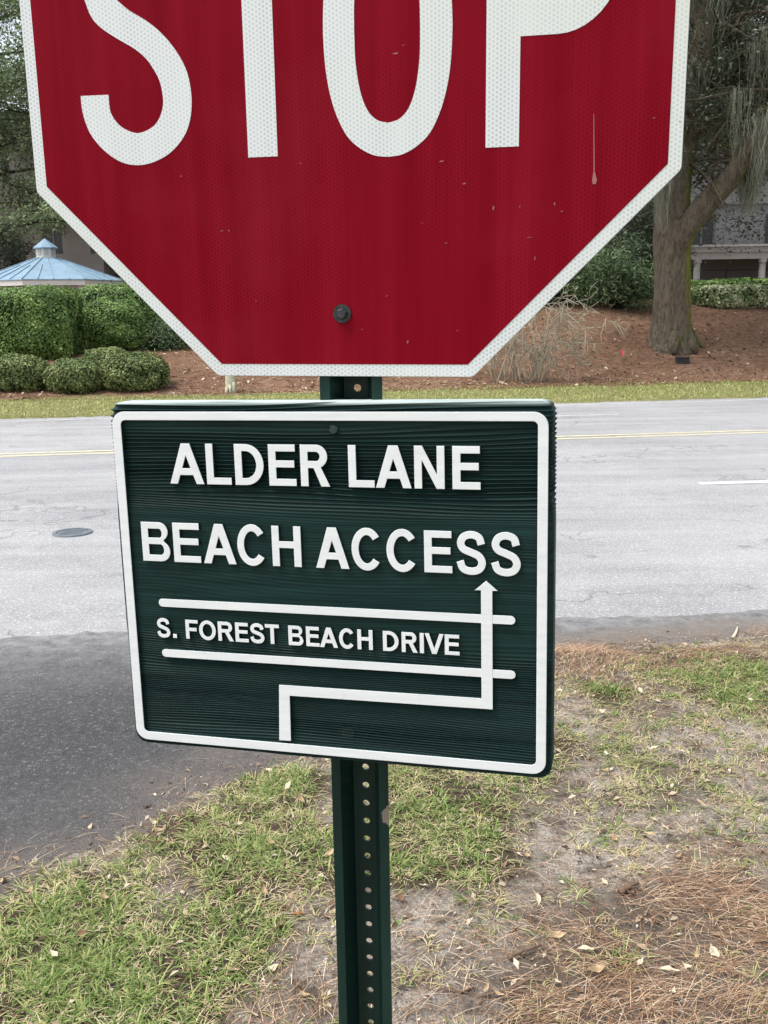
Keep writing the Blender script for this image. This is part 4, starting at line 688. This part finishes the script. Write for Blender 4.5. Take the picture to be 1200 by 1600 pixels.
limbs = [([(1052, 345), (1053, 300), (1064, 240), (1082, 170), (1094, 90), (1098, 20), (1085, -80), (1060, -200), (1040, -330)], [27, 25, 22, 20, 18, 17, 14, 9, 4], 0),
         ([(1050, 425), (1056, 395), (1068, 366), (1087, 338), (1112, 308), (1142, 276), (1168, 236), (1200, 188), (1240, 140), (1310, 80), (1400, 10)], [16, 18, 18, 17, 16, 15, 14.5, 14, 13, 10, 5], -.25),
         ([(1096, 80), (1120, 20), (1150, -40), (1200, -120), (1260, -210)], [12, 10, 9, 7, 4], .8), ([(1064, 240), (1020, 180), (960, 120), (880, 70), (790, 40)], [13, 11, 9, 7, 4], -1.2),
         ([(1090, 130), (1130, 110), (1165, 95), (1215, 60)], [8, 6, 5, 3], 1.5), ([(1098, 10), (1050, -60), (980, -130), (900, -190)], [10, 8, 6, 3], 2.), ([(1195, 190), (1215, 120), (1222, 40), (1250, -60)], [8, 7, 5, 3], -.8), ([(1083, 165), (1120, 170), (1160, 150), (1205, 150)], [7, 5, 4, 2.5], 2.4)]
tips, along = [], []
for k, (pp, rad, dy) in enumerate(limbs):
    P = spline([q(px, py, dy * i * .5) for i, (px, py) in enumerate(pp)], 4); R_ = np.interp(np.linspace(0, 1, len(P)), np.linspace(0, 1, len(rad)), rad) * sc_; lw = MB().tube(P, R_, 12, .08, k)
    for j in range(int(len(P) * 1.6)):
        u = rng.uniform(.25, 1); i = int(u * (len(P) - 1)); d = rng.normal(size=3); d[2] = d[2] * .6 + .25; d /= np.linalg.norm(d); l2 = rng.uniform(.7, 2.2); e1 = P[i] + d * l2 * .5 + rng.normal(0, .08, 3); e2 = P[i] + d * l2 + rng.normal(0, .15, 3) - [0, 0, .25]
        if P[i][2] < 3.6: continue
        lw.tube([P[i], e1, e2], [.05, .03, .012], 5); tips += [e2, (e1 + e2) / 2, e2 + rng.normal(0, .35, 3)]; along += [e1, e2]
        for _ in range(2):
            d2 = d + rng.normal(0, .7, 3); d2 /= np.linalg.norm(d2); e3 = e1 + d2 * rng.uniform(.4, 1.); lw.tube([e1, (e1 + e3) / 2 + rng.normal(0, .04, 3), e3], [.02, .014, .006], 4); tips.append(e3)
    along += list(P[6::3] - [0, 0, .08]); lw.build('limb', M['oakbark'], root, smooth=True)
tips = np.array(tips); along = np.array(along)
extra = rng.normal(0, 1, (150, 3)) * [3.4, 2.2, 2.0] + q(1120, -60) + [0, .5, 1.0]; tips = np.vstack([tips, extra[extra[:, 2] > 4.0]])
tips = tips[(tips[:, 2] > 4.6) | ((tips[:, 2] > 3.2) & (rng.random(len(tips)) < .3))]
for px_, py_ in ((1092, 362), (1108, 372), (1122, 358), (1140, 366), (1152, 352), (1172, 362), (1186, 352), (1196, 368), (1160, 340), (1130, 340), (1100, 345), (1205, 345)): tips = np.vstack([tips, [q(px_, py_, 1.6) + rng.normal(0, .12, 3)]])
tpx = 600 + (tips[:, 0] + ob[0]) / (tips[:, 1] + OY) * F_PX
tips = tips[~((tips[:, 1] < 1.2) & (tpx > 1020) & (tpx < 1210) & (tips[:, 2] < 8.5) & (tips[:, 2] > 4.) & (rng.random(len(tips)) < .62))]
crown(tips, rng, 55, .34, .10, M['oakleaf'], root, .7)
bx_ = along[:, 0] + ob[0] - along[:, 2] * 0; pxx = 600 + (along[:, 0] + ob[0]) / (along[:, 1] + OY) * F_PX * 1.0
low_ = along[(along[:, 2] > 2.2) & ((along[:, 2] > 5.2) | (pxx > 1115) | (rng.random(len(along)) < .05))]; V, Fc, R = moss_bunch(low_[rng.permutation(len(low_))[:180]], rng, .4, 1.6, 22, .14); tag(obj('spanish_moss', V, Fc, M['moss'], root, attrs={'rnd': R}), kind='stuff')
mp_ = np.array([q(1172, 262, -.5), q(1165, 255, -.5), q(1180, 270, -.4), q(1035, 285, -.55), q(1155, 160, .2), q(1130, 60, .3), q(1185, 60, .2), q(1160, 20, .4), q(1110, 130, .4)])
V, Fc, R = moss_bunch(mp_, rng, .8, 1.5, 60, .12); tag(obj('spanish_moss', V, Fc, M['moss'], root, attrs={'rnd': np.clip(R + .2, 0, 1)}), kind='stuff')
# woodland behind
tree('moss_hung_tree', -16.5, 41, 19, .36, 6.5, 11, M['sage'], 'grey-green moss-hung tree behind the gazebo, outermost of its group', per=95, sig=.5, leaf=.16, moss=60, low=.24)
tree('moss_hung_tree', -11.6, 44, 19, .36, 6.5, 12, M['sage'], 'tall sage-green tree rising behind the gazebo roof', per=70, sig=.5, leaf=.16, moss=40, low=.25)
tree('moss_hung_tree', -19, 47, 19, .36, 7.0, 16, M['sage'], 'grey-green tree beside the beige building, beyond the gazebo', per=85, sig=.55, leaf=.18, moss=20, low=.2)
tree('broadleaf_tree', -4.5, 39, 12, .28, 5.0, 13, M['oakleaf'], 'dark tree beyond the hedge between gazebo and oak', per=55, sig=.5, leaf=.17, moss=20)
tree('broadleaf_tree', 1.8, 36, 12, .28, 5.0, 14, M['oakleaf'], 'dark tree behind the bare twiggy shrub', per=55, sig=.5, leaf=.17, moss=20)
tree('broadleaf_tree', 9.5, 33.5, 12, .26, 4.6, 15, M['oakleaf'], 'slender dark tree close behind the forked oak', per=70, sig=.45, leaf=.15, moss=50, low=.2)
tree('broadleaf_tree', 14.5, 36, 13, .30, 5.5, 17, M['oakleaf'], 'dark moss-hung tree in front of the grey building', per=65, sig=.5, leaf=.16, moss=50, low=.3)
tree('broadleaf_tree', 6.5, 42, 13, .3, 5.5, 18, M['oakleaf'], 'dark tree far back beside the grey building', per=60, sig=.55, leaf=.18, moss=20, low=.2)
for x_, y_, sd_, lb_ in ((-1.0, 52, 21, 'distant tree standing past the end of the beige building'), (4.0, 57, 22, 'distant tree between the two buildings'), (7.5, 50, 23, 'distant tree by the corner of the grey building'), (1.5, 64, 24, 'farthest tree seen between the two buildings')):
    tree('distant_tree', x_, y_, 13, .28, 6.0, sd_, M['oakleaf'], lb_, per=50, sig=.6, leaf=.22, low=.12, group='trees between the buildings')
shrub('rear_hedge', 250, 1000, 440, 492, 1.6, M['shrub'], 'long low hedge closing the bank between gazebo and oak', 'hedge', None, np.array([0., 33.5, float(terrain(0., 33.5))]), 5., 20000, .10, 18)
# dark feathery shrubs left of the oak
def bush(name, px, py_base, py_top, wpx, y, mat, label, seed, n=90, leaf=.10):
    rng = np.random.default_rng(seed); b = At(px, py_base, y); b[2] = float(terrain(b[0], b[1])); H = At(px, py_top, y)[2] - b[2]; W_ = wpx / F_PX * y / 2; root = empty(name, b, label, 'shrub'); w = MB(); tips = []
    for k in range(n):
        a = rng.uniform(0, 6.28); r = W_ * math.sqrt(rng.random()); h = H * rng.uniform(.15, 1) * math.sqrt(max(.05, 1 - (r / W_) ** 2 * .8)); e = np.array([r * math.cos(a), r * math.sin(a), h]); m = e * [.55, .55, .6] + rng.normal(0, .06, 3)
        w.tube([[e[0] * .05, e[1] * .05, -.05], m, e], [.03, .018, .006], 5); tips += [e, (e + m) / 2, e + rng.normal(0, .15, 3)]
    w.build('stems', M['bark'], root, smooth=True); crown(np.array(tips), rng, 48, .21, leaf * 1.5, mat, root, .7, 'foliage', .2)
bush('feathery_shrub', 965, 478, 352, 120, 25.5, M['cedar'], 'dark feathery evergreen shrub beside the oak trunk', 31, 55)
bush('feathery_shrub', 870, 480, 380, 130, 26.5, M['cedar'], 'dark evergreen shrub behind the bare twiggy shrub', 32, 60)
bush('feathery_shrub', 1000, 470, 300, 130, 30, M['oakleaf'], 'tall dark shrub in the gloom behind the oak trunk', 33, 120, .13)
bush('feathery_shrub', 235, 520, 405, 110, 27, M['cedar'], 'loose evergreen shrub growing past the gazebo eave', 34, 70)
bush('feathery_shrub', 20, 440, 345, 110, 40.0, M['oakleaf'], 'dark shrub mass below the moss-hung trees by the gazebo', 35, 110, .14)
bush('feathery_shrub', 250, 540, 490, 90, 24, M['cedar'], 'thin greyish shrub between clipped shrub and open mulch', 36, 40, .06)
# bare twiggy brush
tb0 = T(828, 596); rng = np.random.default_rng(77); root = empty('bare_shrub', tb0, 'leafless pale shrub with arching tangled twigs on the mulch', 'shrub')
for k in range(30):
    a = rng.uniform(0, 6.28); w = MB(); d = np.array([math.cos(a) * 1.25, math.sin(a) * .8, 0]); st = np.r_[rng.normal(-.15, .35), rng.normal(0, .2), -.06]; L = rng.uniform(.7, 1.5); h = rng.uniform(.45, 1.75); P = [st]; m = 7
    for i in range(1, m): u = i / (m - 1); P.append(st + d * L * u ** 1.2 + [0, 0, h * math.sin(min(1., u * 1.25) * math.pi * rng.uniform(.52, .72))] + rng.normal(0, .065, 3))
    P = spline(P, 3); w.tube(P, np.linspace(.014, .005, len(P)), 6, .1, k)
    for j in range(8):
        i = rng.integers(4, len(P)); dd = rng.normal(size=3) + d * .5; dd[2] -= .35; e = P[i] + dd * rng.uniform(.12, .30); mm = (P[i] + e) / 2 + rng.normal(0, .06, 3); w.tube([P[i], mm, e], [.007, .005, .003], 4)
        for _ in range(2): e2 = e + rng.normal(0, .16, 3) - [0, 0, .05]; w.tube([mm, (mm + e2) / 2 + rng.normal(0, .04, 3), e2], [.006, .005, .003], 4)
    w.build('branch', M['twig'], root, smooth=True)

# ------------------------------------------------------------------ gazebo
gc = At(75, 440, 36); gz0 = float(terrain(gc[0], 36)); EZ = gc[2] - gz0; gaz = empty('gazebo', (gc[0], 36, gz0), 'white octagonal gazebo with blue metal roof and small cupola', 'gazebo')
RO = 2.62; oct8 = [(math.cos(a), math.sin(a)) for a in np.radians(np.arange(8) * 45 - 90 + 0.)]; PK = EZ + .80
def frust(r0, z0, r1, z1, i, th=.03):
    a, b = np.array(oct8[i]), np.array(oct8[(i + 1) % 8]); return [[*(a * r0), z0], [*(b * r0), z0], [*(b * r1), z1], [*(a * r1), z1], [*(a * r0), z0 - th], [*(b * r0), z0 - th], [*(b * r1), z1 - th], [*(a * r1), z1 - th]]
BX = [[0, 1, 2, 3], [7, 6, 5, 4], [0, 4, 5, 1], [1, 5, 6, 2], [2, 6, 7, 3], [3, 7, 4, 0]]
for i in range(8):
    p_ = MB().put(frust(RO, EZ, .38, PK, i), BX).build('roof_panel', M['roofblue'], gaz); sm_ = MB()
    a, b = np.array(oct8[i]), np.array(oct8[(i + 1) % 8])
    for u in (0, .25, .5, .75): e0 = a * (1 - u) + b * u; sm_.tube([[*(e0 * RO), EZ + .015], [*(e0 * (.38 + (RO - .38) * (0 if u in (0, .5) else .35))), (PK if u in (0, .5) else PK - (PK - EZ) * .35) + .015]], .018, 5)
    sm_.build('roof_seam', M['roofblue'], p_)
    MB().put(frust(RO - .03, EZ - .02, RO - .03, EZ - .21, i, .0) if False else [[*(a * (RO - .03)), EZ - .2], [*(b * (RO - .03)), EZ - .2], [*(b * (RO - .03)), EZ - .015], [*(a * (RO - .03)), EZ - .015], [*(a * (RO - .09)), EZ - .2], [*(b * (RO - .09)), EZ - .2], [*(b * (RO - .09)), EZ - .015], [*(a * (RO - .09)), EZ - .015]], BX).build('fascia', M['gazwhite'], gaz)
    ri = RO - .32; MB().box((a[0] * ri - .07, a[1] * ri - .07, 0), (a[0] * ri + .07, a[1] * ri + .07, EZ - .05)).build('post', M['gazwhite'], gaz)
    for zf in (EZ - .52, EZ - .24): MB().tube([[*(a * ri), zf], [*(b * ri), zf]], .035, 4).build('frieze_rail', M['gazwhite'], gaz)
    sp_ = MB()
    for u in np.linspace(.06, .94, 11): e0 = (a * (1 - u) + b * u) * ri; sp_.box((e0[0] - .025, e0[1] - .025, EZ - .52), (e0[0] + .025, e0[1] + .025, EZ - .24))
    sp_.build('frieze_spindles', M['gazwhite'], gaz); hr_ = MB().tube([[*(a * ri), .95], [*(b * ri), .95]], .04, 4)
    for u in np.linspace(.06, .94, 11): e0 = (a * (1 - u) + b * u) * ri; hr_.box((e0[0] - .02, e0[1] - .02, .1), (e0[0] + .02, e0[1] + .02, .94))
    hr_.build('railing', M['gazwhite'], gaz)
MB().prism([(x * (RO - .2), y * (RO - .2)) for x, y in oct8], -.2, .12).build('floor', M['gazwhite'], gaz)
cu_ = MB().prism([(x * .34, y * .34) for x, y in oct8], PK - .25, PK + .36).build('cupola', M['gazwhite'], gaz)
for i in range(8): a, b = np.array(oct8[i]), np.array(oct8[(i + 1) % 8]); m0 = (a + b) / 2 * .345; MB().box((m0[0] - .07, m0[1] - .012, PK + .10), (m0[0] + .07, m0[1] + .012, PK + .31), math.atan2(b[1] - a[1], b[0] - a[0])).build('louvre', M['trim'], cu_)
MB().put([[x * .44, y * .44, PK + .36] for x, y in oct8] + [[0, 0, PK + .68]] + [[x * .44, y * .44, PK + .32] for x, y in oct8], [[i, (i + 1) % 8, 8] for i in range(8)] + [[9 + i, 9 + (i + 1) % 8, (i + 1) % 8, i] for i in range(8)] + [list(range(9, 17))[::-1]]).build('cupola_roof', M['roofblue'], gaz)

# ------------------------------------------------------------------ buildings
def building(name, x0, x1, y, dep, z0, H, wall, label, storeys, bay, ww, wh, sill0, sh):
    root = empty(name, ((x0 + x1) / 2, y, z0), label, 'building'); W_ = x1 - x0; hw = W_ / 2; nb = int(W_ / bay); off = (W_ - nb * bay) / 2; wl_ = MB()
    # facade built round its openings
    for s in range(storeys):
        zb = 0 if s == 0 else s * sh; zs, zt2, ze = s * sh + sill0, s * sh + sill0 + wh, (s + 1) * sh if s < storeys - 1 else H
        wl_.box((-hw, 0, zb), (hw, .3, zs)); wl_.box((-hw, 0, zt2), (hw, .3, ze)); xe = -hw
        for k in range(nb): c = -hw + off + (k + .5) * bay; wl_.box((xe, 0, zs), (c - ww / 2, .3, zt2)); xe = c + ww / 2
        wl_.box((xe, 0, zs), (hw, .3, zt2))
    wl_.box((-hw, dep - .3, 0), (hw, dep, H)); wl_.box((-hw, .3, 0), (-hw + .3, dep - .3, H)); wl_.box((hw - .3, .3, 0), (hw, dep - .3, H)); wl_.box((-hw + .3, .9, 0), (hw - .3, 1.0, H - .05)); wl_.build('wall', wall, root)
    MB().box((-hw - .3, -.4, H), (hw + .3, dep + .3, H + .35)).build('roof', M['roofdark'], root)
    for s in range(1, storeys): MB().box((-hw - .05, -.12, s * sh - .18), (hw + .05, -.003, s * sh + .1)).build('floor_band', wall, root)
    wm = pm = None
    for s in range(storeys):
        for k in range(nb):
            c = -hw + off + (k + .5) * bay; zc = s * sh + sill0 + wh / 2
            if wm is None:
                f_ = MB(); t = .07
                f_.box((-ww / 2 + .003, .1, -wh / 2 + .003), (-ww / 2 + t, .2, wh / 2 - .003)); f_.box((ww / 2 - t, .1, -wh / 2 + .003), (ww / 2 - .003, .2, wh / 2 - .003)); f_.box((-ww / 2 + t, .1, wh / 2 - t), (ww / 2 - t, .2, wh / 2 - .003)); f_.box((-ww / 2 + t, .1, -wh / 2 + .003), (ww / 2 - t, .2, -wh / 2 + t)); f_.box((-.03, .11, -wh / 2 + t), (.03, .19, wh / 2 - t))
                wo = f_.build('window', wall, root, (c, 0, zc)); wm = wo.data; po = MB().box((-ww / 2 + .03, .15, -wh / 2 + .03), (ww / 2 - .03, .17, wh / 2 - .03)).build('pane', M['glass'], wo); pm = po.data
            else: wo = add('window', wm, root, (c, 0, zc)); add('pane', pm, wo)
    return root
zl = float(terrain(-15, 50))
building('beige_building', -32.47, -2.97, 52, 10, zl - .3, 10.8, M['wallbeige'], 'beige three-storey building with dark windows behind the gazebo', 3, 2.36, 1.0, 1.55, .75, 3.55)
zr = float(terrain(18, 44)); gb = building('grey_building', 8.5, 34, 46, 10, zr - .3, 9.5, M['wallgrey'], 'grey stucco building behind the oak', 2, 3.4, 1.2, 1.6, 2.6, 4.8)
PY = 42.5; pz = float(terrain(15, PY)); pl, pr = At(1086, 400, PY)[0], At(1400, 400, PY)[0]; bt_, bb_ = At(1140, 386, PY)[2] - pz, At(1140, 405, PY)[2] - pz
pg = empty('porch', ((pl + pr) / 2, PY, pz), 'white columned porch with moulded beam before the grey building', 'porch'); hw = (pr - pl) / 2
MB().box((-hw - .2, -.15, bb_), (hw + .2, .15, bb_ + .28)).build('beam', M['trim'], pg); MB().box((-hw - .28, -.24, bb_ + .28), (hw + .28, .24, bt_)).build('cornice', M['trim'], pg)
MB().box((-hw - .36, -.34, bt_), (hw + .36, 2.4, bt_ + .09)).build('roof_slab', M['trim'], pg); MB().box((-hw - .2, 2.2, -.2), (hw + .2, 2.35, bt_ - .002)).build('back_wall', M['wallgrey'], pg)
for k in range(4):
    xx = -hw + .1 + k * (hw * 2 - .2) / 3
    MB().tube([[xx, 0, -.2], [xx, 0, .15], [xx, 0, .16], [xx, 0, bb_ - .15], [xx, 0, bb_ - .14], [xx, 0, bb_ + .01]], [.2, .2, .15, .13, .18, .18], 14).build('column', M['trim'], pg)
rl = empty('dark_fence', ((pl + pr) / 2, PY + 1.0, pz), 'black horizontal rail fence under the white porch', 'fence')
for zz_ in (.35, 1.32): MB().box((-hw - .1, -.02, zz_ - .025), (hw + .1, .02, zz_ + .025)).build('rail', M['rail'], rl)
for k in range(6): xx = -hw + k * hw * 2 / 5; MB().box((xx - .03, -.03, -.2), (xx + .03, .03, 1.4)).build('fence_post', M['rail'], rl)

# ------------------------------------------------------------------ small things on the bank
p = T(970, 566); fl = empty('marker_flag', p, 'small pink marker flag stuck in the mulch near the oak', 'flag')
MB().tube([[0, 0, -.1], [.004, 0, .12], [0, 0, .30]], .004, 6).build('wire', M['wire'], fl)
fx = np.linspace(0, .06, 6); V_ = [[x, .012 * math.sin(x * 60), z - .9 * x] for x in fx for z in (.17, .30)] + [[x, .012 * math.sin(x * 60) + .003, z - .9 * x] for x in fx for z in (.17, .30)]
MB().put(V_, [[2 * i, 2 * i + 2, 2 * i + 3, 2 * i + 1] for i in range(5)] + [[12 + 2 * i, 13 + 2 * i, 15 + 2 * i, 14 + 2 * i] for i in range(5)]).build('pennant', M['flag'], fl)
p = T(1066, 567); bx = empty('utility_box', p, 'small dark box sitting in the mulch below the oak', 'utility box')
MB().prism([(-.13, -.08), (.13, -.08), (.13, .08), (-.13, .08)], -.06, .10).build('case', M['box'], bx); MB().prism([(-.14, -.09), (.14, -.09), (.14, .09), (-.14, .09)], .10, .125).build('lid', M['box'], bx)
p = T(361, 613); ps = MB().tube([[0, 0, -.1], [.003, 0, .1], [.0, 0, .3], [.006, 0, .52], [.006, 0, .55]], [.115, .105, .10, .10, .085], 12, .05, 2)
for s in range(3): ps.box((-.09 + .07 * s, -.125, -.05), (-.04 + .07 * s, -.09, .10 + .05 * s))
tag(ps.build('stump_post', M['palewood'], None, p, True), 'short pale weathered wooden post standing in the mulch', 'post')
